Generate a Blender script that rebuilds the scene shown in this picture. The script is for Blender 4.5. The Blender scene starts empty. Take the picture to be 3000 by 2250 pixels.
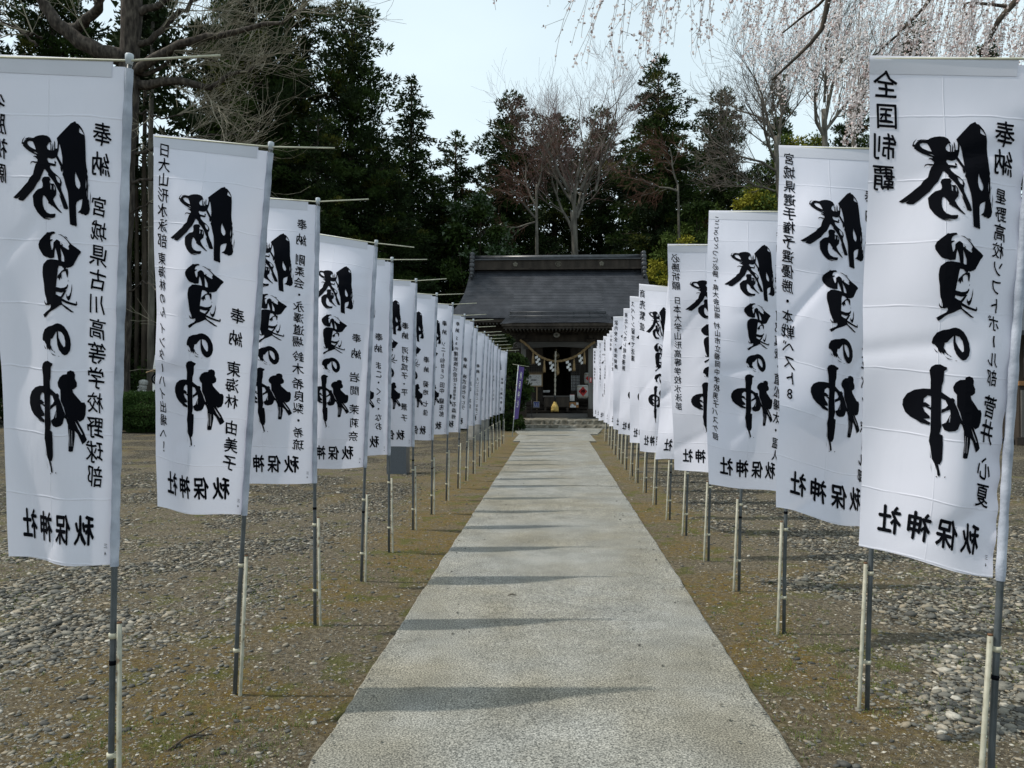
import bpy, bmesh, math, random
import numpy as np
from mathutils import Vector, Matrix
from mathutils.geometry import tessellate_polygon

C = bpy.context.scene.collection
R = math.radians
scene = bpy.context.scene

# ------------------------------------------------------------------ camera
CAM_Z, FPX, CX, CY = 1.52, 2319.0, 1500.0, 1125.0
yaw = math.atan((1625 - CX) / FPX)
pitch = math.atan((1138 - CY) / FPX)
cam_d = bpy.data.cameras.new('camera')
cam_d.sensor_width = 36.0
cam_d.lens = FPX / 3000 * 36
cam_d.clip_start = 0.05
cam_d.clip_end = 900
cam = bpy.data.objects.new('camera', cam_d)
C.objects.link(cam)
cam.location = (0, 0, CAM_Z)
cam.rotation_euler = (R(90) + pitch, 0, yaw)
scene.camera = cam

# ------------------------------------------------------------------ light
SUN_EL, SUN_AZ = R(55), R(-93)          # azimuth from +Y towards +X
w = bpy.data.worlds.new('World')
scene.world = w
w.use_nodes = True
nt = w.node_tree
nt.nodes.clear()
out = nt.nodes.new('ShaderNodeOutputWorld')
bg = nt.nodes.new('ShaderNodeBackground')
sky = nt.nodes.new('ShaderNodeTexSky')
sky.sky_type = 'NISHITA'
sky.sun_disc = False
sky.sun_elevation = SUN_EL
sky.sun_rotation = SUN_AZ
sky.altitude = 100
sky.air_density = 1.0
sky.dust_density = 3.0
sky.ozone_density = 1.5
# a thin even veil of high cloud over the clear sky
tc = nt.nodes.new('ShaderNodeTexCoord')
mp = nt.nodes.new('ShaderNodeMapping')
mp.inputs['Scale'].default_value = (1.0, 1.0, 2.2)
nz = nt.nodes.new('ShaderNodeTexNoise')
nz.inputs['Scale'].default_value = 1.6
nz.inputs['Detail'].default_value = 4
mr = nt.nodes.new('ShaderNodeMapRange')
mr.inputs['From Min'].default_value = 0.25
mr.inputs['From Max'].default_value = 0.75
mr.inputs['To Min'].default_value = 0.52
mr.inputs['To Max'].default_value = 0.74
mix = nt.nodes.new('ShaderNodeMix')
mix.data_type = 'RGBA'
mix.inputs[7].default_value = (7.7, 9.0, 9.2, 1)
nt.links.new(tc.outputs['Generated'], mp.inputs[0])
nt.links.new(mp.outputs[0], nz.inputs['Vector'])
nt.links.new(nz.outputs['Fac'], mr.inputs['Value'])
nt.links.new(mr.outputs[0], mix.inputs[0])
nt.links.new(sky.outputs[0], mix.inputs[6])
nt.links.new(mix.outputs[2], bg.inputs['Color'])
bg.inputs['Strength'].default_value = 0.138
nt.links.new(bg.outputs[0], out.inputs[0])

sd = bpy.data.lights.new('sun', 'SUN')
sd.energy = 3.6
sd.angle = R(0.9)
sd.color = (1.0, 0.94, 0.84)
so = bpy.data.objects.new('sun', sd)
C.objects.link(so)
sdir = Vector((math.cos(SUN_EL) * math.sin(SUN_AZ), math.cos(SUN_EL) * math.cos(SUN_AZ), math.sin(SUN_EL)))
so.rotation_euler = sdir.to_track_quat('Z', 'Y').to_euler()
so.location = (-20, 0, 30)

scene.view_settings.view_transform = 'Standard'
scene.view_settings.look = 'None'
scene.view_settings.exposure = 0.0
scene.view_settings.gamma = 1.0
scene.view_settings.use_curve_mapping = False
scene.cycles.max_bounces = 6
scene.cycles.transparent_max_bounces = 6

# ------------------------------------------------------------------ helpers
_rot = Matrix.Rotation(yaw, 3, 'Z') @ Matrix.Rotation(R(90) + pitch, 3, 'X')

def ray(px, py):
    return _rot @ Vector(((px - CX) / FPX, (CY - py) / FPX, -1.0))

def at(px, py, d):
    """world point seen at pixel (px,py) of the 3000x2250 photograph at axial distance d"""
    return Vector((0, 0, CAM_Z)) + ray(px, py) * d

def ground(px, py, z=0.0):
    r = ray(px, py)
    return Vector((0, 0, CAM_Z)) + r * ((z - CAM_Z) / r.z)

def gx(px, d):
    """x, y on the ground plane below pixel column px at distance d"""
    p = at(px, 1138, d)
    return p.x, p.y

rng = np.random.default_rng(7)
random.seed(7)

def hashn(ix, iy, s=0):
    h = (ix.astype(np.int64) * 374761393 + iy.astype(np.int64) * 668265263 + s * 974634777) & 0xffffffff
    h = ((h ^ (h >> 13)) * 1274126177) & 0xffffffff
    return ((h ^ (h >> 16)) & 0xffff) / 65535.0

def vnoise(x, y, s=0):
    x = np.asarray(x, float); y = np.asarray(y, float)
    ix = np.floor(x); iy = np.floor(y); fx = x - ix; fy = y - iy
    fx = fx * fx * (3 - 2 * fx); fy = fy * fy * (3 - 2 * fy)
    a = hashn(ix, iy, s); b = hashn(ix + 1, iy, s); c = hashn(ix, iy + 1, s); d = hashn(ix + 1, iy + 1, s)
    return (a * (1 - fx) + b * fx) * (1 - fy) + (c * (1 - fx) + d * fx) * fy

def fbm(x, y, s=0, o=4):
    t = 0; a = .5; n = 0
    for i in range(o):
        t = t + a * vnoise(np.asarray(x) * 2 ** i, np.asarray(y) * 2 ** i, s + i); n += a; a *= .5
    return t / n

def sstep(a, b, x):
    t = np.clip((np.asarray(x, float) - a) / (b - a), 0, 1)
    return t * t * (3 - 2 * t)

def tag(o, label=None, cat=None, group=None, kind=None):
    if label: o['label'] = label
    if cat: o['category'] = cat
    if group: o['group'] = group
    if kind: o['kind'] = kind
    return o

def empty(name, loc=(0, 0, 0), rz=0.0):
    o = bpy.data.objects.new(name, None)
    o.empty_display_size = 0.1
    C.objects.link(o)
    o.location = loc
    o.rotation_euler = (0, 0, rz)
    return o

def link(name, me, mats=None, parent=None, loc=None):
    o = bpy.data.objects.new(name, me)
    C.objects.link(o)
    if mats is not None:
        for m in (mats if isinstance(mats, (list, tuple)) else [mats]):
            me.materials.append(m)
    if parent is not None:
        o.parent = parent
    if loc is not None:
        o.location = loc
    return o

def mesh_np(name, V, F, mi=None, smooth=False):
    """V (n,3), F (m,k) one k for all"""
    V = np.asarray(V, np.float32); F = np.asarray(F, np.int32)
    me = bpy.data.meshes.new(name)
    k = F.shape[1]
    me.vertices.add(len(V)); me.vertices.foreach_set('co', V.ravel())
    me.loops.add(F.size); me.loops.foreach_set('vertex_index', F.ravel())
    me.polygons.add(len(F))
    me.polygons.foreach_set('loop_start', np.arange(0, F.size, k, dtype=np.int32))
    me.polygons.foreach_set('loop_total', np.full(len(F), k, np.int32))
    if mi is not None:
        me.polygons.foreach_set('material_index', np.asarray(mi, np.int32))
    me.polygons.foreach_set('use_smooth', np.full(len(F), smooth, bool))
    me.update(calc_edges=True)
    return me

class MB:
    """collects simple shapes into one mesh"""
    def __init__(s):
        s.v = []; s.f = []; s.m = []; s.sm = []
    def add(s, vs, fs, mi=0, sm=False):
        b = len(s.v)
        s.v.extend([tuple(x) for x in vs])
        for f in fs:
            s.f.append([i + b for i in f]); s.m.append(mi); s.sm.append(sm)
        return s
    def box(s, c, d, mi=0, rz=0.0, M=None, taper=1.0):
        hx, hy, hz = d[0] / 2, d[1] / 2, d[2] / 2
        vs = []
        for z in (-hz, hz):
            t = taper if z > 0 else 1.0
            for x, y in ((-hx, -hy), (hx, -hy), (hx, hy), (-hx, hy)):
                p = Vector((x * t, y * t, z))
                if M is not None: p = M @ p
                if rz: p = Matrix.Rotation(rz, 3, 'Z') @ p
                vs.append((p.x + c[0], p.y + c[1], p.z + c[2]))
        return s.add(vs, [(0, 3, 2, 1), (4, 5, 6, 7), (0, 1, 5, 4), (1, 2, 6, 5), (2, 3, 7, 6), (3, 0, 4, 7)], mi)
    def tube(s, pts, rad, n=8, mi=0, cap=True, sm=True):
        pts = [Vector(p) for p in pts]
        if not isinstance(rad, (list, tuple)): rad = [rad] * len(pts)
        ref = None; rings = []; vs = []; fs = []
        for i, p in enumerate(pts):
            t = (pts[min(i + 1, len(pts) - 1)] - pts[max(i - 1, 0)])
            if t.length < 1e-9: t = Vector((0, 0, 1))
            t.normalize()
            if ref is None:
                ref = t.orthogonal().normalized()
            ref = (ref - t * ref.dot(t))
            if ref.length < 1e-6: ref = t.orthogonal()
            ref.normalize()
            b = t.cross(ref)
            for k in range(n):
                a = 2 * math.pi * k / n
                vs.append(p + (ref * math.cos(a) + b * math.sin(a)) * rad[i])
        for i in range(len(pts) - 1):
            for k in range(n):
                k2 = (k + 1) % n
                fs.append((i * n + k, i * n + k2, (i + 1) * n + k2, (i + 1) * n + k))
        if cap:
            fs.append(tuple(reversed(range(n))))
            fs.append(tuple((len(pts) - 1) * n + k for k in range(n)))
        return s.add(vs, fs, mi, sm)
    def lathe(s, c, prof, n=16, mi=0, sm=True, axis='Z'):
        vs = []; fs = []
        for r, z in prof:
            for k in range(n):
                a = 2 * math.pi * k / n
                p = (r * math.cos(a), r * math.sin(a), z)
                if axis == 'Y': p = (p[0], z, p[1])
                if axis == 'X': p = (z, p[0], p[1])
                vs.append((p[0] + c[0], p[1] + c[1], p[2] + c[2]))
        for i in range(len(prof) - 1):
            for k in range(n):
                k2 = (k + 1) % n
                fs.append((i * n + k, i * n + k2, (i + 1) * n + k2, (i + 1) * n + k))
        fs.append(tuple(reversed(range(n)))); fs.append(tuple((len(prof) - 1) * n + k for k in range(n)))
        return s.add(vs, fs, mi, sm)
    def build(s, name, mats, parent=None, loc=None):
        me = bpy.data.meshes.new(name)
        me.from_pydata([tuple(v) for v in s.v], [], s.f)
        me.polygons.foreach_set('material_index', np.array(s.m, np.int32))
        me.polygons.foreach_set('use_smooth', np.array(s.sm, bool))
        me.update()
        return link(name, me, mats, parent, loc)

# ------------------------------------------------------------------ materials
def ramp_set(cr, stops):
    el = cr.color_ramp.elements
    while len(el) > 1: el.remove(el[-1])
    el[0].position = stops[0][0]; el[0].color = (*stops[0][1], 1)
    for p, c in stops[1:]:
        e = el.new(p); e.color = (*c, 1)

def mat(name, stops, scale=8.0, detail=4, rough=0.8, bump=0.0, bscale=None, stretch=(1, 1, 1), metal=0.0,
        transl=0.0, coord='Object', spec=0.3, rnd=0.0):
    """noise-coloured principled material; stops: [(pos,(r,g,b)), ...] or one colour"""
    m = bpy.data.materials.new(name); m.use_nodes = True
    n = m.node_tree; P = n.nodes['Principled BSDF']; O = n.nodes['Material Output']
    P.inputs['Roughness'].default_value = rough
    P.inputs['Metallic'].default_value = metal
    P.inputs['Specular IOR Level'].default_value = spec
    if isinstance(stops, tuple): stops = [(0, tuple(c * .85 for c in stops)), (1, tuple(min(1, c * 1.15) for c in stops))]
    tcn = n.nodes.new('ShaderNodeTexCoord'); mpn = n.nodes.new('ShaderNodeMapping')
    mpn.inputs['Scale'].default_value = stretch
    n.links.new(tcn.outputs[coord], mpn.inputs[0])
    nzn = n.nodes.new('ShaderNodeTexNoise'); nzn.inputs['Scale'].default_value = scale; nzn.inputs['Detail'].default_value = detail
    n.links.new(mpn.outputs[0], nzn.inputs['Vector'])
    cr = n.nodes.new('ShaderNodeValToRGB'); ramp_set(cr, [(0.3 + 0.4 * p, c) for p, c in stops])
    n.links.new(nzn.outputs['Fac'], cr.inputs[0])
    col = cr.outputs[0]
    if rnd:
        oi = n.nodes.new('ShaderNodeObjectInfo'); mrn = n.nodes.new('ShaderNodeMapRange')
        mrn.inputs['To Min'].default_value = 1 - rnd; mrn.inputs['To Max'].default_value = 1 + rnd
        n.links.new(oi.outputs['Random'], mrn.inputs['Value'])
        mm = n.nodes.new('ShaderNodeMix'); mm.data_type = 'RGBA'; mm.blend_type = 'MULTIPLY'; mm.inputs[0].default_value = 1
        n.links.new(col, mm.inputs[6]); n.links.new(mrn.outputs[0], mm.inputs[7]); col = mm.outputs[2]
    n.links.new(col, P.inputs['Base Color'])
    if bump:
        nb = n.nodes.new('ShaderNodeTexNoise'); nb.inputs['Scale'].default_value = bscale or scale * 3; nb.inputs['Detail'].default_value = 5
        n.links.new(mpn.outputs[0], nb.inputs['Vector'])
        bp = n.nodes.new('ShaderNodeBump'); bp.inputs['Strength'].default_value = bump; bp.inputs['Distance'].default_value = 0.02
        n.links.new(nb.outputs['Fac'], bp.inputs['Height']); n.links.new(bp.outputs[0], P.inputs['Normal'])
    if transl:
        tr = n.nodes.new('ShaderNodeBsdfTranslucent'); n.links.new(col, tr.inputs['Color'])
        mx = n.nodes.new('ShaderNodeMixShader'); mx.inputs[0].default_value = transl
        n.links.new(P.outputs[0], mx.inputs[1]); n.links.new(tr.outputs[0], mx.inputs[2]); n.links.new(mx.outputs[0], O.inputs[0])
    return m

M = {}
M['cloth'] = mat('banner_cloth', [(0, (.68, .69, .785)), (1, (.73, .735, .835))], scale=3, rough=.55, transl=.24, bump=.04, bscale=900, spec=.4)
M['hem'] = mat('banner_hem', [(0, (.58, .59, .66)), (1, (.63, .64, .71))], scale=5, rough=.6, bump=.04, bscale=900, transl=.12)
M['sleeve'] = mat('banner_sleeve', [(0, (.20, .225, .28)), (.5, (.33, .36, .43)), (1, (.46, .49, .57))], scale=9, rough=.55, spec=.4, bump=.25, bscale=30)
M['ink'] = mat('ink', (.003, .0035, .006), rough=.9, spec=.06)
M['ink_white'] = mat('white_print', (.75, .75, .75), rough=.6)
M['pole'] = mat('grey_pole', [(0, (.040, .050, .056)), (1, (.085, .098, .108))], scale=14, rough=.32, spec=.6)
M['pole_cap'] = mat('pale_grey_plastic', (.42, .46, .50), scale=20, rough=.4)
M['rod'] = mat('cream_rod', (.46, .46, .36), scale=20, rough=.45)
M['stake'] = mat('cream_pipe', [(0, (.10, .07, .04)), (.2, (.27, .26, .20)), (1, (.38, .37, .30))], scale=26, rough=.5)
M['clip'] = mat('cream_clip', (.46, .44, .34), scale=20, rough=.45)
M['rust'] = mat('rusty_pipe_end', (.12, .06, .03), rough=.8)
M['bark'] = mat('bark_dark', [(0, (.02, .016, .012)), (1, (.075, .06, .045))], scale=6, rough=.95, bump=.9, bscale=14, stretch=(1, 1, .2))
M['bark_grey'] = mat('bark_grey', [(0, (.06, .055, .047)), (1, (.17, .16, .135))], scale=5, rough=.95, bump=.6, bscale=12, stretch=(1, 1, .25))
M['bark_ginkgo'] = mat('bark_brown_grey', [(0, (.014, .011, .009)), (.5, (.045, .037, .031)), (1, (.10, .085, .07))], scale=9, rough=.95, bump=1.0, bscale=9, stretch=(1, 1, .3))
M['twig_pale'] = mat('twig_pale', [(0, (.16, .145, .11)), (1, (.32, .295, .23))], scale=3, rough=.9)
M['twig_pink'] = mat('twig_pink', [(0, (.105, .062, .055)), (1, (.19, .125, .115))], scale=2, rough=.9)
M['twig_red'] = mat('twig_red', [(0, (.075, .034, .024)), (1, (.13, .065, .048))], scale=2, rough=.9)
M['twig_grey'] = mat('twig_grey', [(0, (.075, .062, .052)), (1, (.155, .13, .112))], scale=3, rough=.9)
for nm, a, b in (('leaf_dark', (.009, .018, .007), (.026, .042, .014)), ('leaf_mid', (.016, .034, .009), (.044, .070, .016)),
                 ('leaf_olive', (.040, .050, .010), (.085, .092, .02)), ('leaf_brown', (.040, .026, .012), (.085, .052, .024)),
                 ('leaf_bamboo', (.15, .16, .015), (.28, .26, .035)), ('leaf_bamboo_green', (.035, .06, .012), (.08, .115, .025)), ('leaf_glossy', (.012, .035, .008), (.04, .075, .02)),
                 ('leaf_hedge', (.022, .048, .012), (.048, .085, .024))):
    M[nm] = mat(nm, [(0, a), (1, b)], scale=1.2, rough=.7, spec=.10, transl=.15)
M['leaf_glossy'].node_tree.nodes['Principled BSDF'].inputs['Roughness'].default_value = .3
M['leaf_glossy'].node_tree.nodes['Principled BSDF'].inputs['Specular IOR Level'].default_value = .6
M['blossom'] = mat('blossom', [(0, (.74, .67, .68)), (1, (.86, .83, .83))], scale=4, rough=.7, transl=.35)
M['bud'] = mat('bud', [(0, (.42, .30, .29)), (1, (.62, .50, .49))], scale=4, rough=.7)

# crease lines of a cloth that was stored folded, laid out by the cloth's own UVs
def add_creases(m):
    n = m.node_tree; P = n.nodes['Principled BSDF']
    uv = n.nodes.new('ShaderNodeUVMap'); sp = n.nodes.new('ShaderNodeSeparateXYZ'); n.links.new(uv.outputs[0], sp.inputs[0])
    def mth(op, a, b=None, cl=False):
        q = n.nodes.new('ShaderNodeMath'); q.operation = op; q.use_clamp = cl
        for i, v in enumerate((a, b)):
            if v is None: continue
            if isinstance(v, (int, float)): q.inputs[i].default_value = v
            else: n.links.new(v, q.inputs[i])
        return q.outputs[0]
    nz_ = n.nodes.new('ShaderNodeTexNoise'); nz_.inputs['Scale'].default_value = 2.2; n.links.new(uv.outputs[0], nz_.inputs['Vector'])
    wob = mth('MULTIPLY', mth('SUBTRACT', nz_.outputs['Fac'], .5), .02)
    v = mth('ADD', sp.outputs[1], wob)
    pp = mth('MULTIPLY', mth('PINGPONG', mth('ADD', v, .011), .063), 1.78)
    l1 = mth('SUBTRACT', 1.0, mth('DIVIDE', pp, .0045), True)
    du = mth('MULTIPLY', mth('ABSOLUTE', mth('SUBTRACT', mth('ADD', sp.outputs[0], wob), .46)), .6)
    l2 = mth('SUBTRACT', 1.0, mth('DIVIDE', du, .0035), True)
    ns = n.nodes.new('ShaderNodeTexNoise'); ns.inputs['Scale'].default_value = 7; ns.inputs['Detail'].default_value = 4; n.links.new(uv.outputs[0], ns.inputs['Vector'])
    amp = mth('MULTIPLY', mth('SUBTRACT', ns.outputs['Fac'], .25), 2.0, True)
    wr = n.nodes.new('ShaderNodeTexNoise'); wr.inputs['Scale'].default_value = 5; wr.inputs['Detail'].default_value = 3; wr.inputs['Distortion'].default_value = 1.2
    n.links.new(uv.outputs[0], wr.inputs['Vector'])
    h = mth('ADD', mth('MULTIPLY', mth('MAXIMUM', l1, l2), amp), mth('MULTIPLY', wr.outputs['Fac'], .9))
    b = n.nodes.new('ShaderNodeBump'); b.inputs['Strength'].default_value = .6; b.inputs['Distance'].default_value = .0035
    n.links.new(h, b.inputs['Height'])
    old = [l for l in n.links if l.to_socket == P.inputs['Normal']]
    if old: n.links.new(old[0].from_socket, b.inputs['Normal'])
    n.links.new(b.outputs[0], P.inputs['Normal'])
add_creases(M['cloth'])
# ------------------------------------------------------------------ ground
PATH_HW = 0.975
PATH_Z = 0.035

def masks(x, y):
    """gravel (0..1), moss (0..1), dirt tone; the same fields drive ground colour and the scattered stones"""
    n1 = fbm(x * .55, y * .55, 3); n2 = fbm(x * 1.6, y * 1.6, 11); n3 = fbm(x * .9 + 40, y * .9, 23)
    right = sstep(1.35, 2.3, x + (n2 - .5) * 1.3)
    left = (1 - sstep(-2.5, -1.3, x + (n2 - .5) * 1.6)) * (.40 + .5 * sstep(3.4, 5.8, y + (n1 - .5) * 2))
    far = sstep(8, 14, y) * .15
    g = np.clip(np.where(x > 0, right, left) + far, 0, 1) * (.30 + .95 * sstep(.38, .58, n1 * .4 + n2 * .6))
    moss = sstep(.44, .58, n3 * .6 + n2 * .4) * .85
    band = np.exp(-((np.abs(x) - 1.45) / .45) ** 2)
    moss = np.clip(moss + band * sstep(.36, .56, n2) * .95, 0, 1)
    return np.clip(g, 0, 1), moss, n1

def nonuni(segs):
    o = []
    for a, b, n in segs: o.append(np.linspace(a, b, n, endpoint=False))
    return np.append(np.concatenate(o), segs[-1][1])

xs = nonuni([(-420, -60, 12), (-60, -16, 22), (-16, -5, 60), (-5, 5, 120), (5, 14, 50), (14, 60, 22), (60, 420, 12)])
ys = nonuni([(-60, 0, 10), (0, 9, 120), (9, 30, 130), (30, 60, 20), (60, 420, 14)])
GX, GY = np.meshgrid(xs, ys)
gx_, gy_ = GX.ravel(), GY.ravel()
near = sstep(0, 1, 1.0) * np.clip((40 - np.abs(gy_ - 10)) / 20, 0, 1)
off = sstep(PATH_HW + .05, PATH_HW + .7, np.abs(gx_))
GZ = (fbm(gx_ * .7, gy_ * .7, 5) - .5) * .05 * off * near + (fbm(gx_ * 5, gy_ * 5, 9) - .5) * .016 * near
GZ = GZ - (1 - off) * .004
def ground_z(x, y):
    o = sstep(PATH_HW + .05, PATH_HW + .7, np.abs(x)); nr = np.clip((40 - np.abs(y - 10)) / 20, 0, 1)
    return (fbm(x * .7, y * .7, 5) - .5) * .05 * o * nr + (fbm(x * 5, y * 5, 9) - .5) * .016 * nr - (1 - o) * .004
nx, ny = len(xs), len(ys)
ii = np.arange(nx * ny).reshape(ny, nx)
GF = np.stack([ii[:-1, :-1], ii[:-1, 1:], ii[1:, 1:], ii[1:, :-1]], -1).reshape(-1, 4)
gme = mesh_np('ground', np.stack([gx_, gy_, GZ], 1), GF, smooth=True)
g, moss, n1 = masks(gx_, gy_)
att = gme.attributes.new('cover', 'FLOAT_COLOR', 'POINT')
att.data.foreach_set('color', np.stack([g, moss, n1, np.ones_like(g)], 1).astype(np.float32).ravel())

gm = bpy.data.materials.new('ground_gravel_and_moss'); gm.use_nodes = True
n = gm.node_tree; P = n.nodes['Principled BSDF']; P.inputs['Roughness'].default_value = .95; P.inputs['Specular IOR Level'].default_value = .15
tcn = n.nodes.new('ShaderNodeTexCoord')
at_ = n.nodes.new('ShaderNodeAttribute'); at_.attribute_name = 'cover'
sep = n.nodes.new('ShaderNodeSeparateColor'); n.links.new(at_.outputs['Color'], sep.inputs[0])
def noise(scale, detail=5, rough=.6):
    q = n.nodes.new('ShaderNodeTexNoise'); q.inputs['Scale'].default_value = scale; q.inputs['Detail'].default_value = detail; q.inputs['Roughness'].default_value = rough
    n.links.new(tcn.outputs['Object'], q.inputs['Vector']); return q
def ramp(src, stops):
    c = n.nodes.new('ShaderNodeValToRGB'); ramp_set(c, stops); n.links.new(src, c.inputs[0]); return c
def mixc(f, a, b, bt='MIX'):
    q = n.nodes.new('ShaderNodeMix'); q.data_type = 'RGBA'; q.blend_type = bt
    if isinstance(f, float): q.inputs[0].default_value = f
    else: n.links.new(f, q.inputs[0])
    n.links.new(a, q.inputs[6]); n.links.new(b, q.inputs[7]); return q.outputs[2]
soil = ramp(noise(34, 9, .82).outputs['Fac'], [(.32, (.030, .024, .016)), (.46, (.088, .072, .048)), (.56, (.175, .148, .104)), (.66, (.28, .245, .18)), (.76, (.43, .40, .32))])
mossn = ramp(noise(44, 9, .85).outputs['Fac'], [(.32, (.032, .020, .008)), (.46, (.115, .074, .024)), (.56, (.18, .128, .036)), (.66, (.18, .15, .036)), (.76, (.28, .22, .10))])
vor = n.nodes.new('ShaderNodeTexVoronoi'); vor.inputs['Scale'].default_value = 34; vor.inputs['Randomness'].default_value = 1
mpv = n.nodes.new('ShaderNodeMapping'); n.links.new(tcn.outputs['Object'], mpv.inputs[0]); n.links.new(mpv.outputs[0], vor.inputs['Vector'])
sc = n.nodes.new('ShaderNodeSeparateColor'); n.links.new(vor.outputs['Color'], sc.inputs[0])
stone = ramp(sc.outputs[0], [(0, (.05, .048, .040)), (.5, (.118, .110, .088)), (.8, (.19, .175, .14)), (1, (.34, .32, .27))])
edge = ramp(vor.outputs['Distance'], [(.25, (1, 1, 1)), (.55, (.35, .32, .28))])
stonec = mixc(1.0, stone.outputs[0], edge.outputs[0], 'MULTIPLY')
def mathn(op, a, b):
    q = n.nodes.new('ShaderNodeMath'); q.operation = op; q.use_clamp = True
    for i, v in enumerate((a, b)):
        if isinstance(v, (int, float)): q.inputs[i].default_value = v
        else: n.links.new(v, q.inputs[i])
    return q.outputs[0]
nm_ = noise(7, 6, .7)
gfac = mathn('ADD', mathn('MULTIPLY', sep.outputs[0], 1.1), mathn('MULTIPLY', mathn('SUBTRACT', nm_.outputs['Fac'], .62), 2.2))
mfac = mathn('MULTIPLY', sep.outputs[1], ramp(noise(11, 6, .7).outputs['Fac'], [(.35, (0, 0, 0)), (.6, (1, 1, 1))]).outputs[0])
c1 = mixc(mfac, soil.outputs[0], mossn.outputs[0])
c2 = mixc(gfac, c1, stonec)
grn = ramp(noise(3.1, 5).outputs['Fac'], [(.54, (0, 0, 0)), (.62, (1, 1, 1))])
green = ramp(noise(60, 4).outputs['Fac'], [(.3, (.04, .045, .010)), (.7, (.13, .135, .035))])
c3 = mixc(mathn('MULTIPLY', mathn('MULTIPLY', grn.outputs[0], .75), mathn('SUBTRACT', 1.1, gfac)), c2, green.outputs[0])
n.links.new(c3, P.inputs['Base Color'])
bp = n.nodes.new('ShaderNodeBump'); bp.inputs['Strength'].default_value = 1.0; bp.inputs['Distance'].default_value = .035
hh = n.nodes.new('ShaderNodeMix'); n.links.new(gfac, hh.inputs[0])
n.links.new(noise(38, 8, .75).outputs['Fac'], hh.inputs[2])
inv = mathn('SUBTRACT', 1.0, vor.outputs['Distance']); n.links.new(inv, hh.inputs[3])
n.links.new(hh.outputs[0], bp.inputs['Height']); n.links.new(bp.outputs[0], P.inputs['Normal'])
tag(link('ground', gme, gm), kind='structure', label='gravelly earth ground with moss and weeds on both sides of the path')

# ------------------------------------------------------------------ path
pm = bpy.data.materials.new('exposed_aggregate_concrete'); pm.use_nodes = True
n = pm.node_tree; P = n.nodes['Principled BSDF']; P.inputs['Roughness'].default_value = .85; P.inputs['Specular IOR Level'].default_value = .25
tcn = n.nodes.new('ShaderNodeTexCoord')
fine = ramp(noise(120, 3, .7).outputs['Fac'], [(.37, (.065, .069, .067)), (.45, (.155, .157, .149)), (.54, (.275, .275, .262)), (.66, (.46, .457, .432))])
patch = ramp(noise(2.3, 7, .7).outputs['Fac'], [(.3, (.66, .66, .64)), (.48, (.86, .86, .83)), (.66, (1.08, 1.08, 1.06))])
stain = ramp(noise(.55, 4, .6).outputs['Fac'], [(.38, (.90, .84, .73)), (.58, (1, 1, 1))])
spots = ramp(noise(5.5, 5, .7).outputs['Fac'], [(.28, (.80, .79, .77)), (.42, (1, 1, 1))])
c = mixc(1.0, fine.outputs[0], patch.outputs[0], 'MULTIPLY'); c = mixc(1.0, c, stain.outputs[0], 'MULTIPLY'); c = mixc(1.0, c, spots.outputs[0], 'MULTIPLY')
n.links.new(c, P.inputs['Base Color'])
bp = n.nodes.new('ShaderNodeBump'); bp.inputs['Strength'].default_value = .35; bp.inputs['Distance'].default_value = .006
n.links.new(fine.outputs[0], bp.inputs['Height']); n.links.new(bp.outputs[0], P.inputs['Normal'])

def slab(name, y0, y1, hw0, hw1, z, parent, xc=0.0, step=.05, seed=1):
    """a cast slab with slightly crumbled side edges"""
    k = max(2, int((y1 - y0) / step) + 1)
    yy = np.linspace(y0, y1, k)
    rows = []
    for i, y in enumerate(yy):
        t = (y - y0) / (y1 - y0); hw = hw0 + (hw1 - hw0) * t
        jl = (fbm(np.array([y * 2.2]), np.array([seed * 9.1]), 2)[0] - .5) * .022 + (vnoise(np.array([y * 13]), np.array([seed * 1.1]), 7)[0] - .5) * .010
        jr = (fbm(np.array([y * 2.2]), np.array([seed * 3.7 + 50]), 4)[0] - .5) * .022 + (vnoise(np.array([y * 13 + 9]), np.array([seed * 1.3]), 8)[0] - .5) * .010
        zz = z + .004 * math.sin(y * .9 + seed)
        rows.append([(xc - hw + jl, y, -.05), (xc - hw + jl, y, zz - .008), (xc - hw + .012 + jl, y, zz), (xc - hw * .4, y, zz + .004), (xc + hw * .4, y, zz + .004),
                     (xc + hw - .012 + jr, y, zz), (xc + hw + jr, y, zz - .008), (xc + hw + jr, y, -.05)])
    mb = MB(); vs = [p for r in rows for p in r]; fs = []
    for i in range(k - 1):
        for j in range(7):
            a = i * 8 + j; fs.append((a, a + 1, a + 9, a + 8))
    fs.append(tuple(range(8))); fs.append(tuple((k - 1) * 8 + j for j in reversed(range(8))))
    mb.add(vs, [tuple(reversed(f)) for f in fs])
    return mb.build(name, pm, parent)

path = tag(empty('path'), kind='structure', label='long straight concrete path running to the shrine steps')
joints = [-3.0, 12.1, 22.4]
for i in range(2):
    slab('concrete_slab', joints[i] + .006, joints[i + 1] - .006, PATH_HW, PATH_HW, PATH_Z, path, seed=i + 1)
slab('concrete_slab', 22.406, 26.0, 1.18, 1.16, PATH_Z - .004, path, xc=0.0, seed=5)
slab('concrete_slab', 26.006, 29.9, 1.30, 1.72, PATH_Z - .006, path, xc=.1, seed=8)

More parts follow.
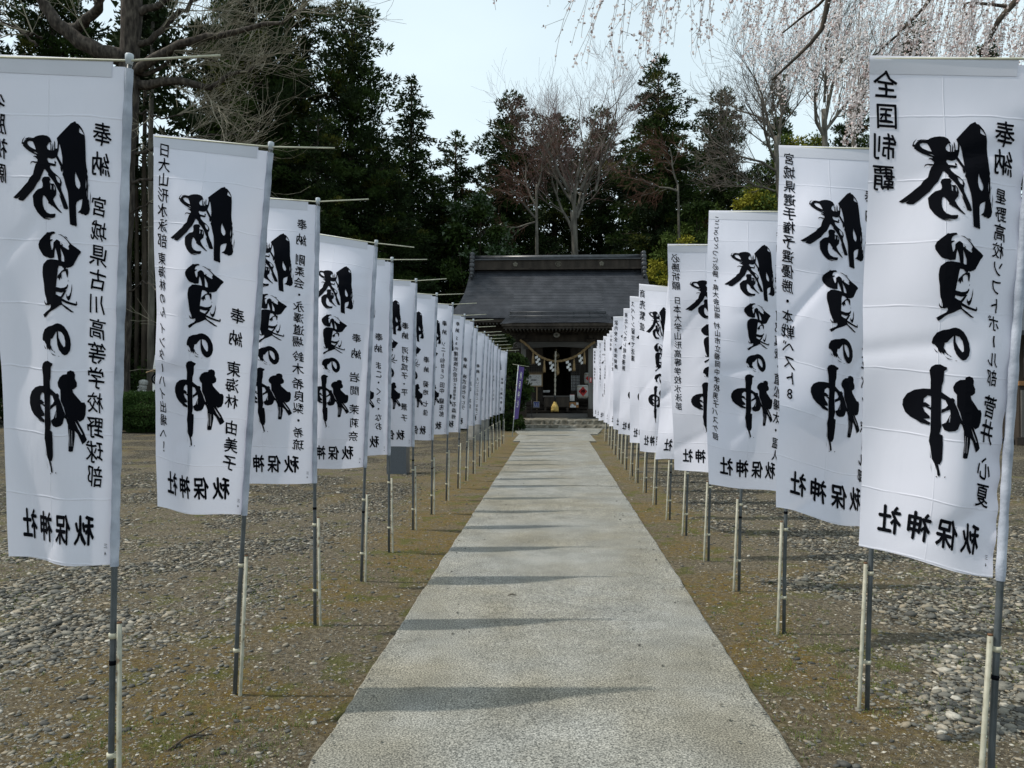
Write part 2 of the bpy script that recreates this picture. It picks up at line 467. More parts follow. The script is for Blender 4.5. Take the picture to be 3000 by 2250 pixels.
# ------------------------------------------------------------------ pebbles, grass
t = (1 + 5 ** .5) / 2
ICO_V = np.array([(-1, t, 0), (1, t, 0), (-1, -t, 0), (1, -t, 0), (0, -1, t), (0, 1, t), (0, -1, -t), (0, 1, -t), (t, 0, -1), (t, 0, 1), (-t, 0, -1), (-t, 0, 1)]) / math.sqrt(1 + t * t)
ICO_F = np.array([(0, 11, 5), (0, 5, 1), (0, 1, 7), (0, 7, 10), (0, 10, 11), (1, 5, 9), (5, 11, 4), (11, 10, 2), (10, 7, 6), (7, 1, 8), (3, 9, 4), (3, 4, 2), (3, 2, 6), (3, 6, 8), (3, 8, 9), (4, 9, 5), (2, 4, 11), (6, 2, 10), (8, 6, 7), (9, 8, 1)])

sm_ = bpy.data.materials.new('river_stone'); sm_.use_nodes = True
n = sm_.node_tree; P = n.nodes['Principled BSDF']; P.inputs['Roughness'].default_value = .75; P.inputs['Specular IOR Level'].default_value = .3
tcn = n.nodes.new('ShaderNodeTexCoord')
at_ = n.nodes.new('ShaderNodeAttribute'); at_.attribute_name = 'tone'
sp_ = n.nodes.new('ShaderNodeSeparateColor'); n.links.new(at_.outputs['Color'], sp_.inputs[0])
st_ = ramp(sp_.outputs[0], [(0, (.042, .042, .038)), (.3, (.105, .104, .092)), (.65, (.18, .170, .140)), (.88, (.245, .205, .145)), (1, (.40, .38, .33))])
nn_ = ramp(noise(60, 5, .7).outputs['Fac'], [(.3, (.7, .7, .7)), (.7, (1.15, 1.15, 1.15))])
n.links.new(mixc(1.0, st_.outputs[0], nn_.outputs[0], 'MULTIPLY'), P.inputs['Base Color'])

def pebbles(N, x0, x1, y0, y1, smin, smax, bias, name, label, seed, BV=ICO_V, BF=ICO_F, tp=1.15):
    r = np.random.default_rng(seed); nv = len(BV); lim = PATH_HW + .04
    # denser towards the camera in the same ratio as the picture shows them
    u = r.random(N * 3); y = 1 / ((1 - u) / y0 + u / y1)
    x = x0 + (x1 - x0) * r.random(N * 3)
    vis = (x > -.70 * y - .5) & (x < .62 * y + .5)
    g, m, _ = masks(x, y)
    keep = (np.abs(x) > PATH_HW + .04) & vis & (r.random(N * 3) < np.clip(g + bias, 0, 1))
    x, y = x[keep][:N], y[keep][:N]; N = len(x)
    g, m, _ = masks(x, y)
    s = smin + (smax - smin) * r.random(N) ** 2.6
    s *= .75 + .5 * g
    z = ground_z(x, y) + s * .12
    ax = s[:, None] * np.stack([1 + .4 * r.random(N), .75 + .3 * r.random(N), .30 + .22 * r.random(N)], 1)
    V = BV[None] * (1 + .3 * (r.random((N, nv, 1)) - .5)) * ax[:, None, :]
    a = r.random(N) * 6.283; ca, sa = np.cos(a)[:, None], np.sin(a)[:, None]
    tx = (r.random(N)[:, None] - .5) * .6
    X = V[..., 0] * ca - V[..., 1] * sa; Y = V[..., 0] * sa + V[..., 1] * ca; Z = V[..., 2] + tx * X
    V = np.stack([X + x[:, None], Y + y[:, None], Z + z[:, None]], -1).reshape(-1, 3)
    F = (BF[None] + (np.arange(N) * nv)[:, None, None]).reshape(-1, 3)
    me = mesh_np(name, V, F, smooth=nv > 6)
    tone = np.repeat(r.random(N) ** (1 / tp if nv < 7 else tp), nv)
    A = me.attributes.new('tone', 'FLOAT_COLOR', 'POINT')
    A.data.foreach_set('color', np.stack([tone, tone, tone, np.ones_like(tone)], 1).astype(np.float32).ravel())
    return tag(link(name, me, sm_), label=label, kind='stuff')
pebbles(47000, -9, 8, 1.9, 16, .007, .025, .12, 'gravel', 'small grey river stones strewn over the ground beside the path', 1)
OCT_V = np.array([(1, 0, 0), (-1, 0, 0), (0, 1, 0), (0, -1, 0), (0, 0, 1), (0, 0, -1)], float)
OCT_F = np.array([(0, 2, 4), (2, 1, 4), (1, 3, 4), (3, 0, 4), (2, 0, 5), (1, 2, 5), (3, 1, 5), (0, 3, 5)])
pebbles(85000, -7, 6, 1.9, 11, .003, .0125, .60, 'stone_chips', 'small chips of stone and grit trodden into the earth', 3, OCT_V, OCT_F, 1.5)
pebbles(2600, -8, 7, 1.9, 13, .02, .034, .06, 'gravel_cobbles', 'larger rounded grey stones lying among the gravel', 2)

M['grass'] = mat('grass_blade', [(0, (.045, .075, .012)), (.6, (.11, .14, .03)), (1, (.24, .22, .09))], scale=9, rough=.7, transl=.2)
M['dry'] = mat('dry_straw', [(0, (.14, .10, .05)), (1, (.36, .29, .17))], scale=9, rough=.8)
def tufts(N, name, label, m, seed, h, wd, flat, sel):
    r = np.random.default_rng(seed)
    V = []; nb = 7
    u = r.random(N * 12); y = 1 / ((1 - u) / 1.9 + u / 17); x = -9 + 17 * r.random(N * 12)
    vis = (x > -.70 * y - .5) & (x < .62 * y + .5)
    keep = (np.abs(x) > PATH_HW + .03) & vis & (r.random(N * 12) < sel(x, y))
    x, y = x[keep][:N], y[keep][:N]; N = len(x)
    x = np.repeat(x, nb) + r.normal(0, .012, N * nb); y = np.repeat(y, nb) + r.normal(0, .012, N * nb)
    z = ground_z(x, y)
    a = r.random(N * nb) * 6.283; L = h * (.5 + r.random(N * nb)); lean = flat * (.3 + .9 * r.random(N * nb))
    dx, dy = np.cos(a), np.sin(a)
    b = np.stack([x, y, z - .004], 1)
    side = np.stack([-dy, dx, np.zeros_like(a)], 1) * wd
    mid = b + np.stack([dx * L * lean * .4, dy * L * lean * .4, L * .6], 1)
    tip = b + np.stack([dx * L * lean, dy * L * lean, L * (1.05 - .6 * np.clip(lean, 0, 1.3) / 1.3)], 1)
    V = np.stack([b - side, b + side, mid + side * .7, mid - side * .7, tip], 1).reshape(-1, 3)
    k = (np.arange(N * nb) * 5)[:, None]
    F = np.concatenate([np.array([[0, 1, 2]]) + k, np.array([[0, 2, 3]]) + k, np.array([[3, 2, 4]]) + k])
    return tag(link(name, mesh_np(name, V, F), m), label=label, kind='stuff')
rr_ = np.random.default_rng(55); n0 = 420                     # grit kicked onto the concrete edges
yy_ = 1 / ((1 - rr_.random(n0)) / 1.9 + rr_.random(n0) * 0 + .03); yy_ = 1.9 + 15 * rr_.random(n0) ** 1.7
xx_ = np.where(rr_.random(n0) < .5, -1, 1) * (PATH_HW - .015 - .5 * rr_.random(n0) ** 3.2)
sz_ = .003 + .007 * rr_.random(n0) ** 2
vv_ = OCT_V[None] * (1 + .4 * (rr_.random((n0, 6, 1)) - .5)) * sz_[:, None, None] * np.array([1.3, 1, .6])
vv_ = vv_ + np.stack([xx_, yy_, np.full(n0, PATH_Z + .003) + sz_ * .4], 1)[:, None, :]
gme2 = mesh_np('path_grit', vv_.reshape(-1, 3), (OCT_F[None] + (np.arange(n0) * 6)[:, None, None]).reshape(-1, 3))
tn_ = np.repeat(rr_.random(n0) * .6, 6); A_ = gme2.attributes.new('tone', 'FLOAT_COLOR', 'POINT')
A_.data.foreach_set('color', np.stack([tn_, tn_, tn_, np.ones_like(tn_)], 1).astype(np.float32).ravel())
tag(link('path_grit', gme2, sm_), label='scattered grit along the edges of the concrete path', kind='stuff')
tufts(3600, 'grass_tufts', 'short yellowish green grass tufts growing through the gravel', M['grass'], 5, .022, .0016, 1.1,
      lambda x, y: np.clip(sstep(.52, .64, fbm(x * 1.3, y * 1.3, 31)) * .8 + .05 + np.exp(-((np.abs(x) - 1.3) / .3) ** 2) * .25 * sstep(.4, .6, fbm(x * 2, y * 2, 33)), 0, 1))
tufts(2600, 'dry_straw', 'brown dry stalks and moss litter lying along the path edges', M['dry'], 6, .011, .0011, 2.2,
      lambda x, y: np.clip(np.exp(-((np.abs(x) - 1.5) / .5) ** 2) * .7 + .12, 0, 1))
# ------------------------------------------------------------------ lettering
_gc = {}
def glyph(ch, off=.012):
    """outline of one character from Blender's own font as triangles, fitted to a unit em square centred on 0"""
    off = round(off, 4); key = (ch, off)
    if key in _gc: return _gc[key]
    c = bpy.data.curves.new('g', 'FONT'); c.body = ch; c.resolution_u = 2
    o = bpy.data.objects.new('g', c); C.objects.link(o)
    bpy.context.view_layer.update()
    me = o.to_mesh(); me.calc_loop_triangles()
    V = np.array([v.co[:2] for v in me.vertices], float).reshape(-1, 2)
    F = np.array([t.vertices[:] for t in me.loop_triangles], int).reshape(-1, 3)
    o.to_mesh_clear(); bpy.data.objects.remove(o); bpy.data.curves.remove(c)
    if len(V):
        cjk = ord(ch) > 0x2000
        if cjk:
            V = V - np.array([.5 * (V[:, 0].min() + V[:, 0].max()) if ch not in '・、' else V[:, 0].mean(), .36])
        else:
            V = V - .5 * (V.min(0) + V.max(0))
        if ch == 'ー':
            V = V - V.mean(0); V = np.stack([V[:, 1] * 1.3, V[:, 0] * .8], 1)
    if len(V) and off > 0:                       # brush weight: the outline stamped several times, slightly shifted
        sh_ = [(off, 0), (-off, 0), (0, off), (0, -off)] if off > .01 else [(off, off * .5), (-off, -off * .5)]
        n_ = len(V); V, F = np.concatenate([V + np.array(s) for s in sh_]), np.concatenate([F + n_ * i for i in range(len(sh_))])
    _gc[key] = (V, F)
    return _gc[key]

def cut(V, F, step):
    """cut triangles along a square grid so that they can follow a curved cloth"""
    bm = bmesh.new()
    vs = [bm.verts.new((a, b, 0)) for a, b in V]
    for f in F:
        try: bm.faces.new([vs[i] for i in f])
        except ValueError: pass
    lo, hi = V.min(0), V.max(0)
    for ax in (0, 1):
        k = math.floor(lo[ax] / step) + 1
        while k * step < hi[ax]:
            co = [0, 0, 0]; no = [0, 0, 0]; co[ax] = k * step; no[ax] = 1
            bmesh.ops.bisect_plane(bm, geom=bm.verts[:] + bm.edges[:] + bm.faces[:], plane_co=co, plane_no=no, dist=1e-5)
            k += 1
    bmesh.ops.triangulate(bm, faces=bm.faces[:])
    bm.verts.index_update()
    V2 = np.array([v.co[:2] for v in bm.verts]); F2 = np.array([[v.index for v in f.verts] for f in bm.faces])
    bm.free()
    return V2, F2

def cat(parts):
    V = []; F = []; n0 = 0
    for v, f in parts:
        if len(v) == 0: continue
        V.append(v); F.append(f + n0); n0 += len(v)
    return (np.concatenate(V), np.concatenate(F)) if V else (np.zeros((0, 2)), np.zeros((0, 3), int))

# the four big brush characters, traced as they show through the back of the cloth (metres on a 0.60 x 1.78 cloth)
def loops(pts, sx, sy, s):
    return [(sx + x / s, sy + y / s) for x, y in pts]
def uv_of(p):
    x, y = p
    v = (y - 165) / 1495.0
    l = -53 + 74 * (y - 160) / 1471; r = 375 - 28 * (y - 165) / 1495 - 8
    return ((x - l) / (r - l), v)
A = (30, 340, 4.881); B = (100, 670, 5.922); Cc = (80, 940, 3.457)
BRUSH = [
 (A, [[(940,65),(960,95),(985,100),(1010,130),(1045,175),(1078,250),(1085,285),(1092,330),(1098,400),(1108,520),(1115,640),(1128,735),(1142,790),(1138,830),(1150,860),(1152,960),(1158,1000),(1156,1100),(1158,1190),(1172,1240),(1190,1330),(1175,1400),(1150,1418),(1130,1432),(1105,1412),(1080,1415),(1060,1398),(1025,1395),(1065,1350),(1078,1290),(1085,1195),(1045,1215),(1010,1245),(1000,1290),(1005,1400),(1012,1500),(1020,1580),(1008,1600),(985,1585),(960,1585),(925,1570),(915,1450),(905,1320),(895,1200),(880,1100),(850,1000),(825,900),(805,860),(815,820),(800,700),(795,620),(775,520),(750,430),(715,390),(697,335),(730,290),(780,225),(840,150),(880,100)],
      [(1003,160),(1030,190),(1072,258),(1040,248),(1005,228)], [(985,805),(995,850),(1020,900),(1045,960),(1052,1010),(1035,1055),(1010,1035),(990,1000),(978,930),(978,860)],
      [(1126,905),(1133,960),(1130,1055),(1122,1000)], [(1140,1060),(1147,1100),(1140,1170)]]),
 (A, [[(1163,950),(1172,1000),(1168,1020)]]), (A, [[(1186,1075),(1196,1150),(1192,1240),(1184,1300),(1188,1200)]]), (A, [[(1162,1180),(1176,1220),(1172,1300),(1165,1240)]]),
 (A, [[(500,295),(555,303),(598,330),(620,375),(628,395),(600,400),(578,425),(567,460),(572,490),(600,515),(640,518),(672,512),(672,485),(700,488),(720,485),(728,405),(738,420),(738,500),(728,560),(725,590),(690,630),(650,642),(590,630),(583,655),(610,700),(650,705),(700,715),(718,732),(690,750),(635,740),(625,755),(640,790),(680,835),(740,880),(785,930),(803,975),(798,1010),(788,1040),(800,1100),(830,1170),(870,1260),(898,1345),(880,1362),(850,1355),(835,1350),(805,1270),(785,1210),(770,1130),(745,1080),(700,990),(650,925),(605,880),(605,855),(560,800),(545,800),(520,870),(490,950),(450,1000),(400,1090),(330,1165),(290,1210),(230,1265),(195,1262),(160,1252),(150,1235),(180,1205),(148,1225),(112,1235),(70,1215),(110,1180),(190,1105),(240,1050),(300,990),(330,930),(380,880),(395,800),(415,730),(430,712),(400,712),(370,700),(345,712),(330,738),(340,695),(370,685),(410,690),(438,690),(440,660),(400,625),(370,620),(385,605),(425,608),(410,590),(370,575),(300,540),(245,500),(200,462),(206,410),(230,370),(270,348),(360,340),(390,318),(440,302)],
      [(265,400),(300,385),(350,395),(375,440),(400,500),(403,515),(360,500),(300,465),(270,430)],
      [(712,885),(745,900),(775,935),(778,990),(750,975),(725,930)], [(370,548),(410,552),(440,580),(400,562)]]),
 (A, [[(176,420),(188,370),(228,320),(206,365),(192,400),(212,412),(208,440),(186,436)]]), (A, [[(232,350),(280,335),(340,338),(280,346),(238,362)]]),
 (A, [[(665,368),(680,400),(690,488),(676,492),(668,430)]]), (A, [[(648,402),(660,450),(657,520),(640,520),(646,460)]]), (A, [[(605,392),(630,430),(634,520),(620,515),(618,450)]]), (A, [[(716,390),(734,405),(728,500),(716,500)]]),
 (A, [[(700,610),(728,590),(780,680),(812,735),(808,830),(795,790),(775,745),(735,670)]]), (A, [[(770,745),(798,790),(800,825),(785,815)]]), (A, [[(755,1135),(770,1160),(798,1225),(800,1262),(780,1205)]]), (A, [[(782,1292),(800,1322),(792,1322)]]),
 (A, [[(690,665),(715,690),(705,722),(690,700)]]),
 (A, [[(560,905),(620,905),(645,940),(630,975),(640,1000),(690,1000),(715,1040),(727,1100),(722,1160),(690,1205),(680,1225),(710,1290),(750,1345),(815,1415),(790,1412),(740,1375),(690,1335),(655,1310),(660,1330),(640,1300),(610,1285),(612,1260),(580,1205),(558,1180),(540,1178),(530,1230),(533,1310),(550,1370),(585,1415),(640,1438),(715,1430),(722,1440),(712,1480),(680,1495),(620,1492),(560,1500),(500,1475),(450,1420),(400,1330),(390,1270),(382,1185),(420,1130),(460,1090),(520,1070),(532,1040),(528,1000),(515,960),(530,920)],
      [(640,1005),(660,1040),(655,1085),(645,1085)], [(690,1015),(708,1060),(700,1100),(690,1070)]]),
 (A, [[(500,1475),(570,1503),(665,1508),(620,1520),(550,1510)]]),
 (B, [[(315,108),(345,112),(400,95),(440,92),(460,120),(410,140),(380,170),(368,225),(372,235),(410,228),(415,240),(390,262),(375,275),(378,310),(400,400),(412,418),(428,370),(430,285),(460,250),(480,230),(510,235),(542,265),(555,320),(575,315),(600,345),(650,375),(695,400),(705,380),(690,345),(708,300),(660,235),(600,178),(555,152),(500,134),(560,138),(620,178),(680,233),(740,300),(800,340),(860,380),(905,420),(895,450),(865,490),(840,550),(800,640),(795,660),(755,695),(695,718),(675,712),(665,735),(700,735),(712,790),(705,890),(690,870),(665,780),(625,780),(595,815),(605,915),(580,885),(565,945),(545,905),(522,905),(530,860),(560,820),(590,780),(635,742),(620,720),(590,692),(540,688),(528,740),(520,860),(510,980),(505,1060),(600,1075),(650,1065),(690,1040),(712,995),(720,1030),(700,1085),(670,1110),(698,1108),(650,1210),(622,1252),(700,1290),(760,1310),(840,1330),(862,1330),(855,1305),(870,1290),(880,1345),(865,1370),(800,1360),(700,1335),(612,1298),(640,1350),(720,1400),(790,1455),(825,1475),(820,1488),(775,1480),(700,1425),(622,1368),(600,1370),(520,1430),(440,1475),(385,1520),(340,1575),(305,1605),(290,1590),(285,1570),(268,1560),(320,1510),(400,1450),(425,1405),(415,1365),(375,1385),(345,1380),(320,1385),(295,1345),(290,1295),(310,1340),(345,1362),(340,1310),(320,1250),(300,1200),(285,1120),(270,1000),(250,900),(240,820),(243,720),(255,670),(325,592),(400,578),(480,583),(528,590),(515,530),(490,440),(465,375),(457,450),(455,545),(430,555),(370,565),(340,550),(300,545),(250,520),(200,450),(165,390),(155,330),(175,265),(230,200),(280,150)],
      [(555,370),(590,440),(625,520),(635,610),(600,610),(582,590),(575,500)],
      [(508,1140),(560,1148),(605,1155),(648,1140),(600,1222),(560,1212),(508,1185)]]),
 (B, [[(780,985),(788,1080),(775,1200),(760,1260),(735,1290),(700,1240),(692,1165),(716,1215),(745,1200),(768,1130)]]), (B, [[(612,160),(655,175),(680,210),(640,185)]]), (B, [[(560,285),(600,320),(590,330)]]),
 (B, [[(630,1370),(700,1420),(725,1450),(680,1415)]]), (B, [[(712,920),(722,940),(714,965)]]),
 (Cc, [[(395,52),(430,60),(465,85),(495,130),(518,190),(525,260),(515,320),(490,360),(465,372),(440,358),(410,320),(393,270),(385,200),(385,155),(383,135),(360,170),(340,205),(318,215),(312,270),(325,290),(330,312),(352,335),(335,332),(318,310),(312,335),(290,310),(290,330),(268,300),(265,275),(240,240),(228,240),(218,225),(222,175),(245,120),(290,90),(340,75),(370,58)],
      [(398,130),(435,140),(460,175),(472,230),(472,280),(458,290),(430,250),(405,195)]]),
 (Cc, [[(236,280),(250,300),(268,322),(250,315)]]), (Cc, [[(318,350),(345,368),(382,378),(345,378)]]), (Cc, [[(398,382),(418,382),(408,388)]]), (Cc, [[(350,335),(372,345),(360,350)]]),
 (Cc, [[(285,438),(318,455),(340,462),(335,485),(318,500),(318,600),(308,650),(308,720),(318,1000),(325,1060),(315,1140),(338,1150),(342,1250),(340,1400),(325,1450),(312,1448),(332,1550),(325,1575),(312,1560),(300,1448),(306,1520),(288,1450),(270,1410),(255,1280),(245,1230),(252,1130),(250,1060),(240,800),(230,690),(225,600),(210,510),(222,470),(250,445)]]),
 (Cc, [[(240,695),(180,700),(120,720),(70,765),(45,830),(45,890),(70,960),(110,1005),(135,1020),(180,1050),(242,1068),(248,1040),(200,1010),(240,1000),(240,975),(215,945),(205,935),(188,890),(205,885),(245,910),(245,885),(222,878),(238,866),(205,838),(188,840),(190,800),(215,765),(242,770)]]),
 (Cc, [[(150,1040),(200,1060),(235,1068),(190,1062)]]), (Cc, [[(264,1445),(268,1500),(273,1545),(266,1500)]]), (Cc, [[(360,1565),(372,1555),(368,1575)]]), (Cc, [[(300,1580),(312,1572),(310,1588)]]), (Cc, [[(254,1320),(262,1400),(258,1400)]]),
 (Cc, [[(305,712),(355,748),(380,765),(395,758),(412,775),(410,800),(440,870),(460,930),(475,965),(500,1010),(520,1060),(500,1070),(480,1010),(465,1000),(450,1060),(430,1085),(380,1102),(345,1090),(325,1040),(355,1015),(385,925),(380,880),(350,900),(318,930),(318,890),(345,870),(362,840),(340,790),(310,780)],
       [(378,965),(385,935),(384,1005),(376,1010)]]),
 (Cc, [[(485,560),(490,535),(520,520),(550,530),(562,560),(560,600),(578,640),(578,680),(555,705),(540,712),(548,745),(590,800),(620,838),(645,838),(658,870),(655,960),(640,1010),(605,1035),(585,1015),(605,1060),(640,1130),(670,1215),(655,1240),(630,1262),(620,1235),(590,1160),(562,1125),(565,1180),(552,1290),(545,1335),(520,1342),(503,1335),(505,1290),(510,1200),(500,1090),(498,1000),(485,990),(460,900),(430,830),(425,720),(400,690),(392,650),(410,600),(445,568)],
       [(514,1115),(518,1115),(521,1285),(516,1285)], [(533,1125),(538,1125),(540,1285),(535,1285)], [(562,1030),(582,1060),(632,1160),(625,1165),(592,1105)]]),
]
bparts = []
for (sx, sy, s), lp in BRUSH:
    ls = []
    for i, l in enumerate(lp):
        pts = [uv_of(p) for p in loops(l, sx, sy, s)]
        ls.append([Vector((u * .6, -v * 1.78, 0)) for u, v in pts])
    tris = tessellate_polygon(ls)
    flat = [p for l in ls for p in l]
    bparts.append((np.array([(p.x, p.y) for p in flat]), np.array(tris)))
BIG_V, BIG_F = cat([cut(v, f, .035) for v, f in bparts])

def column(text, v0, v1, uc, size=None, shear=.0, off=.011, seed=0):
    """mirrored vertical line of characters: uc centre (0 free edge .. 1 pole), v0..v1 from the cloth's top"""
    r = random.Random(hash((len(text), v0, uc, seed)) & 0xffff)
    n = len(text); pitch = (v1 - v0) / n * 1.78
    sz = (size or min(.082, pitch * 1.0)) * .93
    parts = []
    for i, ch in enumerate(text):
        if ch == ' ': continue
        V, F = glyph(ch, off)
        if not len(V): continue
        s = sz * r.uniform(.95, 1.08)
        cy = -(v0 * 1.78 + (i + .5) * pitch)
        a = r.uniform(-.05, .05)
        X = V[:, 0] * math.cos(a) - V[:, 1] * math.sin(a); Y = V[:, 0] * math.sin(a) + V[:, 1] * math.cos(a)
        Y = Y + .10 * X + .02 * np.sin(X * 9 + i)           # hand-written slant
        X = X + .03 * np.sin(Y * 8 + i * 1.7)
        parts.append((np.stack([uc * .6 - X * s * .92 + r.uniform(-.003, .003), cy + Y * s], 1), F))
    return cat(parts)

def rowtext(text, u0, u1, v, size, off=.02):
    """mirrored horizontal line read from the pole (u1) towards the free edge (u0)"""
    parts = []; n = len(text)
    for i, ch in enumerate(text):
        V, F = glyph(ch, off)
        u = u1 + (u0 - u1) * (i + .5) / n
        parts.append((np.stack([u * .6 - V[:, 0] * size * .95, -v * 1.78 + V[:, 1] * size * 1.12], 1), F))
    return cat(parts)
SHRINE = rowtext('秋保神社', .12, .87, .932, .098, .026)
MARK = column('三4', .955, .985, .935, size=.02, off=.005)

# ------------------------------------------------------------------ banners
def cloth_fn(c00, c10, c01, c11, belly, seed, rough=1.0):
    """c00 free top, c10 pole top, c01 free bottom, c11 pole bottom -> P(u, v) as arrays"""
    c00, c10, c01, c11 = [np.array(c, float) for c in (c00, c10, c01, c11)]
    ph = seed * 1.7; rough = rough * (.75 + .6 * ((seed * 37 % 10) / 10))
    def P(u, v):
        u = np.asarray(u, float)[:, None]; v = np.asarray(v, float)[:, None]
        p = c00 * (1 - u) * (1 - v) + c10 * u * (1 - v) + c01 * (1 - u) * v + c11 * u * v
        uu, vv = u[:, 0], v[:, 0]
        y = belly[0] * np.sin(math.pi * uu) * (.22 + .60 * np.sin(math.pi * np.clip(vv, 0, 1)) ** 1.2 + .25 * vv)
        y = y + belly[1] * np.sin(math.pi * 2 * uu + .6) * vv * .5
        y = y + rough * .006 * np.sin(uu * 9 + vv * 5 + ph) * np.sin(vv * 7 + ph)
        y = y + rough * .008 * np.sin((uu * 1.4 + vv * 3.1) * 4 + ph * 2) * (1 - uu) * sstep(.1, .5, vv)
        # ironed folds: shallow facets between crease lines
        tri = np.abs(((vv - .115) / .252 + seed * .5) % 1.0 * 2 - 1)
        y = y + rough * .007 * tri
        triu = np.abs((uu - .46)); y = y + rough * (.012 if seed % 2 else -.009) * np.minimum(triu, .3)
        # gathers where the sleeve pulls at the pole
        y = y + rough * .0035 * np.sin(vv * 70 + 4 * np.sin(vv * 9 + ph)) * np.exp(-(1 - uu) / .09)
        # a few diagonal drags
        dsum = 0
        for k in range(3):
            q = vv - (.3 + .28 * k + .1 * math.sin(ph + k)) + (uu - .5) * (.25 + .2 * math.sin(ph * 2 + k))
            dsum = dsum + np.exp(-(q / .018) ** 2) * sstep(.15, .6, uu if (k + seed) % 2 else 1 - uu)
        y = y + rough * .006 * dsum
        y = y * sstep(0, .22, vv)
        x = rough * .004 * np.sin(vv * 11 + ph)
        p = p + np.stack([x * (1 - uu), y, rough * .003 * np.sin(uu * 8 + ph) * vv], 1)
        return p
    def PN(u, v, off):
        e = .01
        p = P(u, v); du = P(np.asarray(u) + e, v) - p; dv = P(u, np.asarray(v) + e) - p
        nn = np.cross(du, dv); nn /= np.linalg.norm(nn, axis=1)[:, None]
        nn = np.where(nn[:, 1:2] > 0, -nn, nn)      # towards the camera side
        return p + nn * off
    return P, PN

def add_ink(name, V, F, PN, parent, m, off, both=True):
    if not len(V): return None
    u, v = V[:, 0] / .6, -V[:, 1] / 1.78
    a = PN(u, v, off)
    if both:
        b = PN(u, v, -off)
        me = mesh_np(name, np.concatenate([a, b]), np.concatenate([F, F + len(a)]))
    else:
        me = mesh_np(name, a, F)
    return link(name, me, m, parent)

